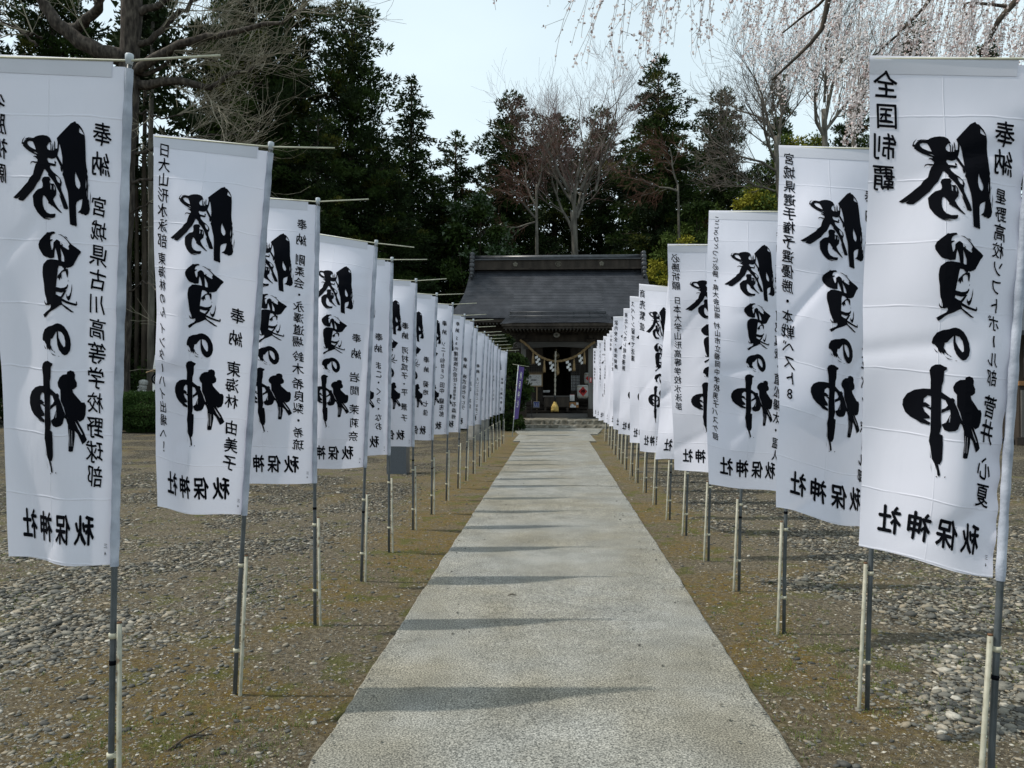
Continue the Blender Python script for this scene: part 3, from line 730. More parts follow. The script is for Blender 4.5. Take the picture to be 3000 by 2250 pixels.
def banner(base, top, cbz, c00, c01, texts, label, group, belly, seed, stake_dx, rod_end, detail, big=True, name_row=True, wrinkle=1.0):
    """base/top: world points of the pole's foot and tip; cbz: height of the cloth's lower edge at the pole"""
    b = empty('votive_banner', base)
    tag(b, label, 'banner', group)
    O = Vector(base)
    def L(p): return Vector(p) - O
    top = Vector(top); ax = (top - O).normalized()
    # slight bow of the plastic pole
    def pole_at(z):
        t = (z - O.z) / (top.z - O.z)
        p = O + (top - O) * t
        return p + Vector((-.012 * math.sin(math.pi * t), .006 * math.sin(math.pi * t), 0))
    H = top.z
    pts = [L(pole_at(z)) for z in np.linspace(0, H - .02, 9)]
    pts[0].z -= .15
    mb = MB(); mb.tube(pts, [.0112] * 5 + [.0098] * 4, 10); mb.build('pole', M['pole'], b)
    jz = 1.28 if seed % 2 else .95
    mb = MB(); q = pole_at(.55 + .2 * (seed % 3) / 2); mb.tube([L(q) - ax * .008, L(q) + ax * .008], .0122, 10); mb.build('joint_collar', M['ink'], b)
    mb = MB(); q = L(pole_at(H - .04))
    mb.tube([q, q + ax * .012, q + ax * .014, q + ax * .036, q + ax * .040], [.0118, .0125, .0145, .0148, .0125], 12); mb.build('pole_cap', M['pole_cap'], b)
    # cross rod
    c10 = pole_at(H - .025); c00 = Vector(c00)
    mb = MB(); mb.tube([L(c00) + Vector((.01, 0, -.008)), L(c10) + Vector((0, -.004, 0)), L(rod_end)], .0042, 8); mb.build('cross_rod', M['rod'], b)
    c11 = pole_at(cbz); c01 = Vector(c01)
    dirp = (c00 - c10).normalized()
    P, PN = cloth_fn(L(c00), L(c10) + dirp * .012, L(c01), L(c11) + dirp * .012, belly, seed, wrinkle)
    nu, nv = detail
    us = np.linspace(0, 1, nu); vs = np.concatenate([[0, .012, .016], np.linspace(.036, 1, nv)])
    U, Vv = np.meshgrid(us, vs); U, Vv = U.ravel(), Vv.ravel()
    pts_ = P(U, Vv); k = len(us); m_ = len(vs)
    idx = np.arange(k * m_).reshape(m_, k)
    F = np.stack([idx[:-1, :-1], idx[1:, :-1], idx[1:, 1:], idx[:-1, 1:]], -1)
    notch = np.zeros(F.shape[:2], bool); notch[0, us[:-1] > .90] = True      # notch at the hem's end
    cme = mesh_np('cloth', pts_, F[~notch], smooth=True)
    cme.uv_layers.new(name='uv'); li = np.empty(len(cme.loops), np.int32); cme.loops.foreach_get('vertex_index', li)
    cme.uv_layers[0].data.foreach_set('uv', np.stack([U, Vv], 1)[li].astype(np.float32).ravel())
    cl = link('cloth', cme, M['cloth'], b)
    # hem over the rod: a flat tube of doubled cloth
    uh = np.linspace(0, .905, max(6, nu // 2)); hv = .034
    q0 = P(uh, np.full_like(uh, 0.0)); q1 = P(uh, np.full_like(uh, hv)); f_, b_ = np.array((0, -.0026, 0)), np.array((0, .0026, 0))
    rows = [q1 + f_ * .5, q0 * .75 + q1 * .25 + f_, q0 + f_ + np.array((0, 0, .001)), q0 + np.array((0, 0, .003)), q0 + b_ + np.array((0, 0, .001)), q0 * .75 + q1 * .25 + b_, q1 + b_ * .5]
    V = np.concatenate(rows); kk = len(uh); idx = np.arange(len(rows) * kk).reshape(len(rows), kk)
    F = np.stack([idx[:-1, :-1], idx[:-1, 1:], idx[1:, 1:], idx[1:, :-1]], -1).reshape(-1, 4)
    link('hem', mesh_np('hem', V, F, smooth=True), M['hem'], b)
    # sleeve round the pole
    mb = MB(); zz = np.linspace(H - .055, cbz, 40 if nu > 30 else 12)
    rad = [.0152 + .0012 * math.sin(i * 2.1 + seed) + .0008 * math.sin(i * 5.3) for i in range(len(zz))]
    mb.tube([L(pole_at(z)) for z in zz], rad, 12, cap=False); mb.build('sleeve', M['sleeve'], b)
    off = .0022 if nu > 30 else .0045
    if big: add_ink('brush_lettering', BIG_V, BIG_F, PN, cl, M['ink'], off)
    cols = [('handwritten_lettering', column(*tx[:3], tx[3], size=tx[4] if len(tx) > 4 else None, seed=seed)) for tx in texts]
    if name_row: cols += [('shrine_name_lettering', SHRINE), ('maker_mark', MARK)]
    for nm_c, (cv, cf) in cols:
        if nu > 30 and len(cv): cv, cf = cut(cv, cf, .05)
        add_ink(nm_c, cv, cf, PN, cl, M['ink'], off)
    # stake and clips
    sb = Vector((stake_dx * 1.5, -.01, 0)); stp = L(pole_at(.69)) + Vector((stake_dx, -.005, 0))
    r_ = .0088
    mb = MB(); mb.tube([sb + Vector((0, 0, -.2)), sb, stp], r_, 10); mb.build('stake', M['stake'], b)
    mb = MB(); mb.tube([stp, stp + Vector((0, 0, .006))], [r_ + .0004, r_ - .001], 10); mb.build('stake_end', M['rust'], b)
    for z in (.645, .225):
        q = L(pole_at(z)); s = sb + (stp - sb) * (z / .69)
        mb = MB(); mb.tube([q - Vector((0, 0, .009)), q + Vector((0, 0, .009))], .0152, 12)
        d = s - q; mb.box((q + d * .62)[:], (abs(d.x) * .72, .006, .012)); mb.build('clip', M['clip'], b)
    return b

def solve_free_bottom(FT, px, py, Lf=1.76, dmin=2, dmax=40):
    best = None
    for i in range(1200):
        d = dmin + (dmax - dmin) * i / 1200
        e = abs((at(px, py, d) - FT).length - Lf)
        if best is None or e < best[0]: best = (e, d)
    return at(px, py, best[1])

def place(side, i, d, base, top, cb, FT, FB, texts, label, rodlen=None, rody=0.0, belly=(-.20, .03), dft=0.0, detail=(17, 40), wrinkle=1.0, dzf=0.0):
    """pixels of the photograph: base (x,y) top (x,y) cloth bottom y at the pole; FT/FB free corners or None"""
    B = Vector(ground(*base)) if d is None else None
    if B is None:
        p = at(base[0], 1138, d); B = Vector((p.x, p.y, 0))
    dd = d
    T = at(top[0], top[1], dd); T = Vector((T.x, B.y + .02, T.z))
    cbz = at(base[0], cb, dd).z
    if FT is not None:
        ft = at(FT[0], FT[1], dd + dft)
    else:
        ft = T + Vector((-.575, .02 if i % 2 else -.05, .02 - .004 * (i % 3)))
    if FB is not None:
        fb = solve_free_bottom(ft, FB[0], FB[1], 1.765, max(1.5, dd + dft - .6), dd + dft + .7)
    else:
        t = (cbz - B.z) / (T.z - B.z); q = B + (T - B) * t
        fb = q + Vector((-.50 + .04 * math.sin(i * 2.3), -.03 + .06 * math.sin(i * 1.3), .02))
    slope = rody
    re = T + (T - ft).normalized() * .33 if rodlen is None else T + Vector((rodlen, .0, slope))
    re.z = min(re.z, T.z + .01)
    grp = 'white votive banners in a row left of the path' if side == 'L' else 'white votive banners in a row right of the path'
    return banner(B, T, cbz, ft, fb, texts, label, grp, belly, i + (0 if side == 'L' else 3), .025 if side == 'L' else -.026, re, detail, wrinkle=wrinkle)

HI = (46, 130); MID = (33, 80); LO = (14, 34)
RC, LC = .845, .095
LEFT = [
 (2.80, (326, 2397), (369, 150), 1660, (-53, 160), (22, 1632), [('奉納', .12, .24, RC, .095), ('宮城県古川高等学校野球部', .27, .85, RC), ('必勝祈願', .06, .26, .085, .085)], 'nearest banner on the left side, cut off by the left picture edge', dict(rodlen=.33, rody=-.012, belly=(-.03, .05), dft=-.02, detail=HI, wrinkle=.8)),
 (3.92, (686, 2038), (791, 413), 1510, (447, 395), (453, 1488), [('奉納', .44, .56, RC, .085), ('東海林', .59, .72, RC), ('由美子', .745, .885, RC), ('日大山形水泳部', .02, .315, LC), ('東海林のん', .325, .505, LC), ('インターハイ出場へ！', .515, .86, LC)], 'second banner on the left, top hem sloping to the pole, handwriting down both edges', dict(rodlen=.32, rody=-.035, belly=(-.13, .04), dft=-.12, detail=HI)),
 (5.08, (924, 1832), (928, 577), 1416, (668, 570), (664, 1414), [('奉納', .06, .17, RC, .08), ('剛柔会・永澤道場', .195, .525, RC), ('鈴木', .535, .62, RC), ('希良梨・希琉', .63, .885, RC)], 'third banner on the left, whose right column of handwriting runs almost its full height', dict(rodlen=.33, rody=-.012, belly=(-.14, .03), detail=HI)),
 (6.22, (1058, 1705), (1101, 702), 1370, (882, 676), (872, 1372), [('奉納', .40, .535, RC, .08), ('岩間', .575, .69, RC), ('茉莉奈', .715, .89, RC)], 'fourth banner on the left, with a strongly sloping top hem', dict(rodlen=.30, rody=-.06, detail=MID)),
 (7.37, (1140, 1616), (1147, 752), 1334, None, None, [('奉納', .375, .49, RC, .08), ('まこ・くぅ・なお', .525, .875, RC)], 'fifth banner on the left, in front of the dark granite post', dict(rodlen=.33, rody=-.025, detail=MID)),
 (8.49, (1210, 1553), (1218, 815), 1309, None, None, [('奉納', .25, .365, RC, .08), ('河村成子・平', .40, .70, RC), ('景子', .73, .86, RC)], 'sixth banner on the left, just right of the dark granite post', {}),
 (9.59, (1264, 1506), (1279, 857), 1290, None, None, [('奉納', .42, .55, RC, .08), ('菊地', .59, .70, RC), ('七佳', .72, .84, RC)], 'seventh banner on the left, with a short four-character name below the middle', {}),
 (10.75, (1307, 1466), (1326, 886), 1273, None, None, [('奉納', .12, .25, RC, .08), ('ソニー仙台FC', .29, .58, RC), ('田中', .60, .69, RC), ('龍志郎', .72, .87, RC)], 'eighth banner on the left, with two Latin letters in its column of handwriting', {}),
 (12.07, (1341, 1430), (1361, 919), 1267, None, None, [('奉納', .05, .16, RC, .075), ('Sam建設株式会社', .18, .575, RC), ('代表取締役', .58, .725, RC), ('石森修', .735, .895, RC)], 'ninth banner on the left, whose handwriting starts with three Latin letters', {}),
 (13.0, (1364, 1409), (1387, 934), 1256, None, None, [('奉納', .34, .455, RC, .08), ('株式会社タヒラ', .50, .83, RC)], 'tenth banner on the left, company name in the column below its middle', {}),
 (14.1, (1386, 1388), (1398, 954), 1247, None, None, [('奉納', .35, .44, RC, .07), ('佐藤匠', .49, .66, RC), ('実優', .72, .83, RC)], 'eleventh banner on the left, in front of the round concrete basin', {}),
 (15.4, (1404, 1366), (1420, 970), 1244, None, None, [('奉納', .34, .455, RC, .08), ('えいことわこ・なおこ', .49, .90, RC)], 'twelfth banner on the left, with a long soft kana name to its lower edge', {}),
 (16.4, (1418, 1352), (1431, 979), 1231, None, None, [('奉納', .42, .5, RC, .07), ('歩己', .6, .8, RC)], 'thirteenth banner on the left, with only two characters under the dedication', {}),
 (17.5, (1431, 1339), (1439, 989), 1228, None, None, [('奉納', .43, .52, RC, .075), ('八重千里', .6, .86, RC)], 'fourteenth banner on the left, its pole tip hidden and only its rod showing', {}),
 (18.6, (1442, 1327), (1446, 998), 1221, None, None, [('奉納', .43, .52, RC, .07), ('三浦千人', .6, .84, RC)], 'fifteenth banner on the left, fourth from the shrine end of the row', {}),
 (19.6, (1453, 1318), (1458, 1008), 1217, None, None, [('奉納', .43, .52, RC, .07), ('小川大', .62, .8, RC)], 'sixteenth banner on the left, third from the shrine end of the row', {}),
 (20.6, (1462, 1309), (1466, 1018), 1215, None, None, [('奉納', .43, .52, RC, .07), ('林一', .6, .74, RC)], 'seventeenth banner on the left, second from the shrine end of the row', {}),
 (21.7, (1472, 1300), (1486, 1025), 1211, None, None, [('奉納', .43, .54, RC, .075), ('三澤大雅', .58, .86, RC)], 'last banner on the left, nearest to the shrine and the purple flag', {}),
]
for i, (d, base, top, cb, FT, FB, tx, lab, kw) in enumerate(LEFT):
    kw = dict(kw); kw.setdefault('detail', LO)
    place('L', i, d, base, top, cb, FT, FB, tx, lab, **kw)

RIGHT = [
 (2.66, (2888, 2463), (3052, 146), 1702, (2552, 165), (2525, 1600), [('全国制覇', .025, .265, .10, .105), ('奉納', .12, .23, RC, .095), ('星野高校ソフトボール部', .25, .635, RC), ('菅井', .65, .745, RC, .085), ('心夏', .765, .87, RC, .09)], 'nearest banner on the right side, four large characters at its upper left corner', dict(dft=.12, belly=(-.07, .05), detail=HI, wrinkle=1.7)),
 (3.75, (2536, 2079), (2618, 418), 1552, (2279, 427), (2280, 1489), [('宮城県選手権予選優勝・本戦ベスト8', .02, .73, LC), ('奉納', .11, .21, RC, .08), ('宮城県白石高校女子バレーボール部', .25, .89, RC)], 'second banner on the right, its left column ending in the figure 8', dict(dft=.10, belly=(-.08, .04), detail=HI, wrinkle=1.5)),
 (4.91, (2294, 1856), (2340, 606), 1442, (2075, 618), (2077, 1421), [('こころひとつに必勝・県大会出場', .02, .42, LC), ('村山市立楯岡中学校男子バスケ部', .43, .85, LC), ('奉納', .06, .16, RC, .08), ('湯澤零・阿部真哉・植松陽太・温人', .18, .9, RC)], 'third banner on the right, its left column of handwriting almost full height', dict(dft=.12, belly=(-.06, .04), detail=HI, wrinkle=1.3)),
 (5.96, (2163, 1728), (2205, 706), 1392, (1957, 716), (1975, 1376), [('必勝祈願', .04, .20, LC, .075), ('日本大学山形高等学校水泳部', .225, .73, LC), ('奉納', .08, .2, RC)], 'fourth banner on the right, a wish and a university swimming club down its left edge', dict(dft=.15, belly=(-.06, .03), detail=MID, wrinkle=1.3)),
 (7.02, (2074, 1640), (2112, 748), 1352, (1962, 756), (1922, 1345), [('奉納', .08, .2, RC)], 'fifth banner on the right, mostly hidden, only its billowing left edge showing', dict(dft=.28, belly=(-.07, .03), detail=MID, wrinkle=1.6)),
 (8.16, (2009, 1570), (2044, 800), 1330, (1957, 806), (1930, 1322), [('奉納', .08, .2, RC)], 'sixth banner on the right, hidden behind the billowing fifth', dict(dft=.4, belly=(-.05, .03))),
 (9.16, (1961, 1523), (1992, 836), 1330, (1872, 832), (1874, 1322), [('商売繁盛', .025, .29, LC, .10), ('奉納', .08, .2, RC)], 'seventh banner on the right, a four-character wish at its upper left edge', dict(dft=.3, belly=(-.06, .03), detail=MID)),
 (10.35, (1921, 1478), (1948, 870), 1302, (1846, 868), (1845, 1296), [('スペイン留学で活躍', .03, .45, LC, .08), ('奉納', .08, .2, RC)], 'eighth banner on the right, a wish to do well abroad in its left column', dict(dft=.3)),
 (11.5, (1892, 1444), (1917, 898), 1282, (1827, 904), (1812, 1271), [('東北インカレ総合優勝', .03, .50, LC, .08), ('奉納', .08, .2, RC)], 'ninth banner on the right, a wish for a regional college title in its left column', dict(dft=.3)),
 (12.7, (1868, 1415), (1890, 921), 1264, (1796, 928), (1797, 1258), [('家内安全・身体健康', .03, .47, LC, .08), ('奉納', .08, .2, RC)], 'tenth banner on the right, wishing the home safety and health', dict(dft=.2)),
 (13.66, (1852, 1396), (1872, 938), 1258, (1800, 942), (1796, 1250), [('大好きな日々に感謝', .2, .9, LC, .06)], 'eleventh banner on the right, just behind the one wishing home safety and health', dict(dft=.25)),
 (14.8, (1835, 1376), (1853, 952), 1250, (1794, 959), (1785, 1248), [('心願成就', .03, .2, LC, .07), ('一家大安', .25, .45, LC, .07)], 'twelfth banner on the right, two short wishes one above the other', dict(dft=.35)),
 (16.0, (1824, 1358), (1841, 966), 1244, (1785, 969), (1780, 1243), [('心頭成就', .03, .22, LC, .07)], 'thirteenth banner on the right, sixth from the shrine end of the row', dict(dft=.35)),
 (17.0, (1814, 1346), (1830, 976), 1240, (1778, 978), (1772, 1238), [('奉納', .08, .2, RC)], 'fourteenth banner on the right, fifth from the shrine end of the row', dict(dft=.35)),
 (18.1, (1803, 1333), (1818, 986), 1237, (1768, 985), (1768, 1237), [('必勝祈願', .03, .17, LC, .06), ('サッカーと共に成長', .2, .5, LC, .06), ('日々全力', .55, .68, LC, .06)], 'fifteenth banner on the right, fourth from the shrine end of the row', dict(dft=.35)),
 (19.7, (1794, 1317), (1808, 998), 1230, (1750, 997), (1754, 1232), [('なでしこジャパン再び世界一！', .03, .58, .14, .07)], 'sixteenth banner on the right, third from the shrine end, ending in an exclamation mark', dict(dft=.3)),
 (21.2, (1786, 1304), (1799, 1008), 1224, (1748, 1014), (1746, 1225), [('奉納', .08, .2, RC)], 'seventeenth banner on the right, second from the shrine end of the row', dict(dft=.35)),
 (22.6, (1775, 1292), (1787, 1018), 1219, (1738, 1021), (1738, 1220), [('商売繁盛', .03, .22, LC, .07), ('家内安全', .28, .46, LC, .07)], 'last banner on the right, nearest to the shrine steps', dict(dft=.3)),
]
for i, (d, base, top, cb, FT, FB, tx, lab, kw) in enumerate(RIGHT):
    kw = dict(kw); kw.setdefault('detail', LO); kw.setdefault('belly', (-.04, .02))
    place('R', i, d, base, top, cb, FT, FB, tx, lab, **kw)

# purple flag beside the steps
fb_ = Vector(ground(1500, 1280)); ft_ = at(1519, 1070, 24.9); ft_.y = fb_.y
fl = tag(empty('purple_flag', fb_), 'narrow purple flag with white writing leaning beside the shrine steps', 'flag')
mb = MB(); mb.tube([(0, 0, -.1), ft_ - fb_], .012, 8); mb.build('pole', M['pole_cap'], fl)
mb = MB(); mb.tube([ft_ - fb_ + Vector((-.18, 0, .03)), ft_ - fb_ + Vector((.32, .3, -.04))], .006, 6); mb.build('cross_rod', M['rod'], fl)
M['purple'] = mat('purple_cloth', (.075, .05, .20), scale=6, rough=.6, transl=.2)
q0, q1 = ft_ - fb_ + Vector((.02, 0, -.03)), (ft_ - fb_) * .24
P_, PN_ = cloth_fn(q0, q0 + Vector((.15, .38, -.03)), q1, q1 + Vector((.13, .36, .02)), (.02, .02), 3, .6)
us = np.linspace(0, 1, 10); vs = np.linspace(0, 1, 28); U, Vv = np.meshgrid(us, vs)
idx = np.arange(280).reshape(28, 10); F = np.stack([idx[:-1, :-1], idx[1:, :-1], idx[1:, 1:], idx[:-1, 1:]], -1).reshape(-1, 4)
cl = link('cloth', mesh_np('cloth', P_(U.ravel(), Vv.ravel()), F, smooth=True), M['purple'], fl)
V, F = column('秋保神社', .08, .8, .5, size=.3)
add_ink('lettering', V, F, PN_, cl, M['ink_white'], .006)
mb = MB()
for t_ in (.28, .5, .72, .93): mb.lathe(((ft_ - fb_) * t_)[:], [(.012, -.02), (.02, -.01), (.02, .01), (.012, .02)], 8)
mb.build('ring', M['clip'], fl)
# ------------------------------------------------------------------ shrine
M['wood_dark'] = mat('old_dark_wood', [(0, (.018, .014, .011)), (1, (.05, .04, .032))], scale=5, rough=.8, bump=.3, stretch=(1, 1, .15))
M['wood_grey'] = mat('weathered_grey_wood', [(0, (.07, .066, .062)), (1, (.17, .165, .155))], scale=5, rough=.85, bump=.4, stretch=(1, 1, .12))
M['wood_beam'] = mat('weathered_beam', [(0, (.045, .042, .04)), (1, (.11, .105, .10))], scale=4, rough=.85, bump=.4, stretch=(.12, 1, 1))
M['wood_light'] = mat('pale_wood', [(0, (.20, .14, .08)), (1, (.34, .25, .15))], scale=8, rough=.7, stretch=(1, 1, .2))
M['roof'] = mat('dark_slate_roof', [(0, (.014, .016, .022)), (.5, (.024, .027, .035)), (1, (.040, .043, .053))], scale=2.2, detail=8, rough=.5, spec=.35, bump=.2, bscale=60)
M['ridge'] = mat('dark_ridge_metal', [(0, (.022, .024, .028)), (1, (.05, .054, .062))], scale=5, rough=.35, spec=.5)
M['stone'] = mat('step_stone', [(0, (.05, .046, .034)), (.5, (.13, .12, .095)), (1, (.27, .255, .22))], scale=5, detail=8, rough=.9, bump=.9, bscale=14)
M['granite_dark'] = mat('dark_granite', [(0, (.055, .065, .08)), (1, (.09, .105, .125))], scale=90, detail=3, rough=.35, spec=.5)
M['granite_pale'] = mat('pale_granite', [(0, (.22, .22, .21)), (1, (.40, .40, .38))], scale=30, detail=6, rough=.85, bump=.3)
M['concrete_old'] = mat('old_concrete', [(0, (.12, .12, .11)), (1, (.27, .26, .24))], scale=5, detail=7, rough=.9, bump=.3)
M['straw'] = mat('straw_rope', [(0, (.17, .11, .05)), (1, (.36, .26, .14))], scale=25, rough=.85, bump=.5)
M['straw_yellow'] = mat('yellow_tassel', [(0, (.32, .22, .06)), (1, (.58, .43, .15))], scale=30, rough=.8, stretch=(1, 1, .1), bump=.6)
M['rope_grey'] = mat('pale_rope', [(0, (.24, .22, .18)), (1, (.46, .43, .37))], scale=25, rough=.85)
M['paper'] = mat('white_paper', (.80, .80, .80), scale=5, rough=.7, transl=.2)
M['paper_grey'] = mat('printed_paper', [(0, (.35, .36, .38)), (1, (.62, .62, .62))], scale=30, rough=.6)
M['red'] = mat('red_print', (.42, .03, .03), scale=9, rough=.6)
M['blue'] = mat('blue_print', (.04, .06, .22), scale=9, rough=.6)
M['brown_card'] = mat('brown_card', (.26, .13, .05), scale=9, rough=.7)
M['gold'] = mat('dull_gold', (.12, .11, .085), scale=9, rough=.5)
M['bronze'] = mat('bronze', (.07, .055, .03), scale=9, rough=.35, metal=.6)
M['barrel'] = mat('straw_white_wrap', [(0, (.34, .34, .32)), (1, (.56, .56, .54))], scale=12, rough=.8, bump=.3, stretch=(1, 1, 4))
M['black_metal'] = mat('black_metal', (.015, .015, .017), scale=9, rough=.4)

X0 = at(1634, 1138, 33).x
def zz(py, d): return at(1634, py, d).z
def xx(px, d): return at(px, 1138, d).x

st = tag(empty('stone_steps', (X0, 30, 0)), 'two worn rough stone steps in front of the shrine hall', 'steps')
def rough_block(x0, x1, y0, y1, z0, z1, seed):
    mb = MB(); k = int((x1 - x0) / .08) + 2; r = random.Random(seed)
    rows = []
    for i in range(k):
        x = x0 + (x1 - x0) * i / (k - 1)
        j = r.uniform(-.014, .014); e = r.uniform(0, .018)
        rows.append([(x, y0 + j * .6, z0), (x, y0 + j + r.uniform(-.014, .014), z0 + (z1 - z0) * .5), (x, y0 + .015 + e, z1 - .012 - e), (x, y0 + .05 + e, z1 + j * .2), (x, y1, z1 + j * .15), (x, y1, z0)])
    vs = [p for q in rows for p in q]; fs = []
    for i in range(k - 1):
        for j in range(6):
            a, b_ = i * 6 + j, i * 6 + (j + 1) % 6
            fs.append((a, a + 6, b_ + 6, b_))
    fs.append(tuple(range(6))); fs.append(tuple((k - 1) * 6 + j for j in reversed(range(6))))
    return mb.add(vs, fs)
OS = Vector((X0, 30, 0))
for (a, b_, y0, y1, z0, z1) in ((-1.75, -.30, 29.85, 30.42, -.03, .145), (-.29, 1.9, 29.86, 30.42, -.03, .14), (-1.55, .35, 30.38, 31.1, .0, .315), (.36, 1.75, 30.39, 31.1, .0, .31)):
    rough_block(a, b_, y0 - 30, y1 - 30, z0, z1, int(a * 10)).build('step_stone', M['stone'], st)

sh = tag(empty('shrine_hall', (X0, 33, 0)), 'dark weathered shrine hall with sweeping slate roof at the end of the path', 'shrine')
OH = Vector((X0, 33, 0))
def H(x, y, z): return (x, y - 33, z)          # hall coordinates: x from the axis, y world distance
mb = MB(); mb.box(H(0, 34.9, .14), (9.4, 8.0, .34)); mb.build('stone_base', M['stone'], sh)

# curved roof in stepped courses
def roof_z(y): return 4.46 + 2.46 * (max(0, (y - 33.2)) / 2.8) ** 1.32
def course_mesh(fn, n, k, th, xr):
    """fn(s, t) -> point; n courses, k columns"""
    mb = MB(); vs = []; fs = []
    for i in range(n):
        for e, s in ((0, i / n), (1, (i + 1) / n)):
            for j in range(k + 1):
                p = fn(s, -1 + 2 * j / k)
                vs.append((p[0], p[1], p[2] + (th if e else 0)))
    W = k + 1
    for i in range(n):
        for j in range(k):
            a = (2 * i) * W + j
            fs.append((a, a + W, a + W + 1, a + 1))
            if i < n - 1:
                b_ = (2 * i + 1) * W + j
                fs.append((b_, b_ + W, b_ + W + 1, b_ + 1))
    return mb.add(vs, fs)
def main_front(s, t):
    y = 36 - 2.8 * s; hw = 3.98 + .22 * s + .75 * s ** 3
    return H(t * hw, y, roof_z(y) + .10 * abs(t) ** 6 * s)
def main_back(s, t):
    p = main_front(s, -t); return (p[0], 6.0 - p[1], p[2])
rf = course_mesh(main_front, 36, 24, .014, 1).build('roof', M['roof'], sh)
course_mesh(main_back, 36, 24, .014, 1).build('rear_roof_slope', M['roof'], rf)
def kohai(s, t):
    y = 34.9 - 3.85 * s; hw = 1.9 + .36 * s
    line = 4.09 + .275 * (y - 31.05)
    main = 4.46 + (2.46 * ((y - 33.2) / 2.8) ** 1.32 if y > 33.2 else .25 * (y - 33.2))
    e_ = float(sstep(.72, 1.0, abs(t)))
    line = line * (1 - e_) + min(line, main - .03 if y > 33.1 else line - .05) * e_
    k = .16; z = max(main, line) + max(k - abs(main - line), 0) ** 2 / (4 * k) if y > 33.1 else line
    return H(t * hw, y, z + .004)
course_mesh(kohai, 26, 40, .014, 1).build('canopy_roof', M['roof'], rf)
# underside boards and eave edges
mb = MB()
for (yf, zf, hw, yb, zb) in ((33.2, 4.45, 4.9, 34.2, 4.55),):
    mb.box(H(0, (yf + yb) / 2, zf - .10), (hw * 2 - .05, yb - yf + .02, .09))
mb.box(H(0, 33.23, 4.37), (9.6, .06, .12))
mb.box(H(0, 38.77, 4.37), (9.6, .06, .12)); mb.box(H(0, 38.3, 4.34), (9.6, 1.0, .09))
mb.build('eave_board', M['wood_dark'], sh)
mb = MB(); mb.box(H(0, 31.08, 4.02), (4.42, .06, .10)); mb.box(H(0, 31.13, 3.92), (4.3, .05, .09)); mb.build('canopy_eave_board', M['wood_dark'], sh)
mb = MB(); mb.box(H(0, 32.3, 3.97), (4.2, 2.3, .05)); mb.build('canopy_soffit', M['wood_dark'], sh)
mb = MB()
for i in range(30): mb.box(H(-2.05 + 4.1 * i / 29, 31.75, 3.86), (.05, 1.2, .07))
tag(mb.build('eave_rafters', M['wood_beam'], sh), kind='stuff')
mb = MB()
for i in range(64): mb.box(H(-4.6 + 9.2 * i / 63, 33.7, 4.26), (.05, .9, .07))
tag(mb.build('main_eave_rafters', M['wood_beam'], sh), kind='stuff')
# gable ends
for sx in (-1, 1):
    mb = MB(); prof = [H(sx * 3.9, y, roof_z(y) - .08) for y in np.linspace(33.5, 36, 9)] + [H(sx * 3.9, 72 - y, roof_z(y) - .08) for y in np.linspace(36, 33.5, 9)][1:]
    prof2 = [(p[0] - sx * .06, p[1], p[2]) for p in prof]
    k = len(prof)
    mb.add(prof + prof2, [tuple(range(k)), tuple(reversed(range(k, 2 * k)))] + [(i, (i + 1) % k, k + (i + 1) % k, k + i) for i in range(k)])
    mb.build('gable_board', M['wood_dark'], sh)
# ridge
mb = MB(); mb.box(H(0, 36, 7.13), (7.56, .42, .40)); mb.box(H(0, 36, 6.93), (7.7, .62, .08)); rg = mb.build('ridge', M['wood_dark'], sh)
mb = MB(); mb.box(H(0, 36, 7.36), (7.7, .56, .05)); mb.tube([H(-3.86, 36, 7.47), H(3.86, 36, 7.47)], .115, 12); mb.build('ridge_cap', M['ridge'], rg)
for sx in (-1, 1):
    mb = MB()
    for z, w_, h_ in ((7.60, .20, .16), (7.43, .23, .15), (7.26, .21, .15), (7.07, .24, .20), (6.86, .21, .18), (6.68, .18, .16), (6.54, .12, .14)):
        mb.lathe(H(sx * 3.86, 36 - .28 - (7.6 - z) * .34, z), [(w_ * .38, -.06), (w_ * .5, -.04), (w_ * .5, .04), (w_ * .38, .06)], 12, axis='Y')
        mb.box(H(sx * 3.86, 36 - .1 - (7.6 - z) * .22, z), (w_, .34, h_))
    mb.build('ridge_end_ornament', M['ridge'], sh)
for k, px in enumerate((1510, 1636, 1762)):
    x = xx(px, 35.8) - X0; mb = MB(); y = 35.77
    if k == 1:
        ring = [H(x + .12 * math.cos(a), y, 7.14 + .12 * math.sin(a)) for a in np.linspace(0, 2 * math.pi, 25)]
        mb.tube(ring, .012, 6, cap=False)
        for dx in (-.05, 0, .05): mb.box(H(x + dx, y, 7.14), (.02, .02, .2 if dx == 0 else .17))
    else:
        for a in range(5):
            an = a * 2 * math.pi / 5 + math.pi / 2
            mb.lathe(H(x + .065 * math.cos(an), y, 7.14 + .065 * math.sin(an)), [(.03, -.012), (.052, -.006), (.052, .006), (.03, .012)], 10, axis='Y')
        mb.lathe(H(x, y - .01, 7.14), [(.02, -.012), (.03, .012)], 10, axis='Y')
    mb.build('crest', M['gold'], rg)
for (py, y) in ((917, 31.75), (929, 31.38)):
    z = zz(py, y) + .01; mb = MB()
    mb.tube([H(-1.93, y, z + .03), H(1.93, y, z + .03)], .022, 6); mb.tube([H(-1.93, y, z - .03), H(1.93, y, z - .03)], .022, 6)
    for i in range(7): mb.box(H(-1.9 + 3.8 * i / 6, y + .03, z - .02), (.05, .06, .13))
    mb.build('snow_guard', M['ridge'], rf)

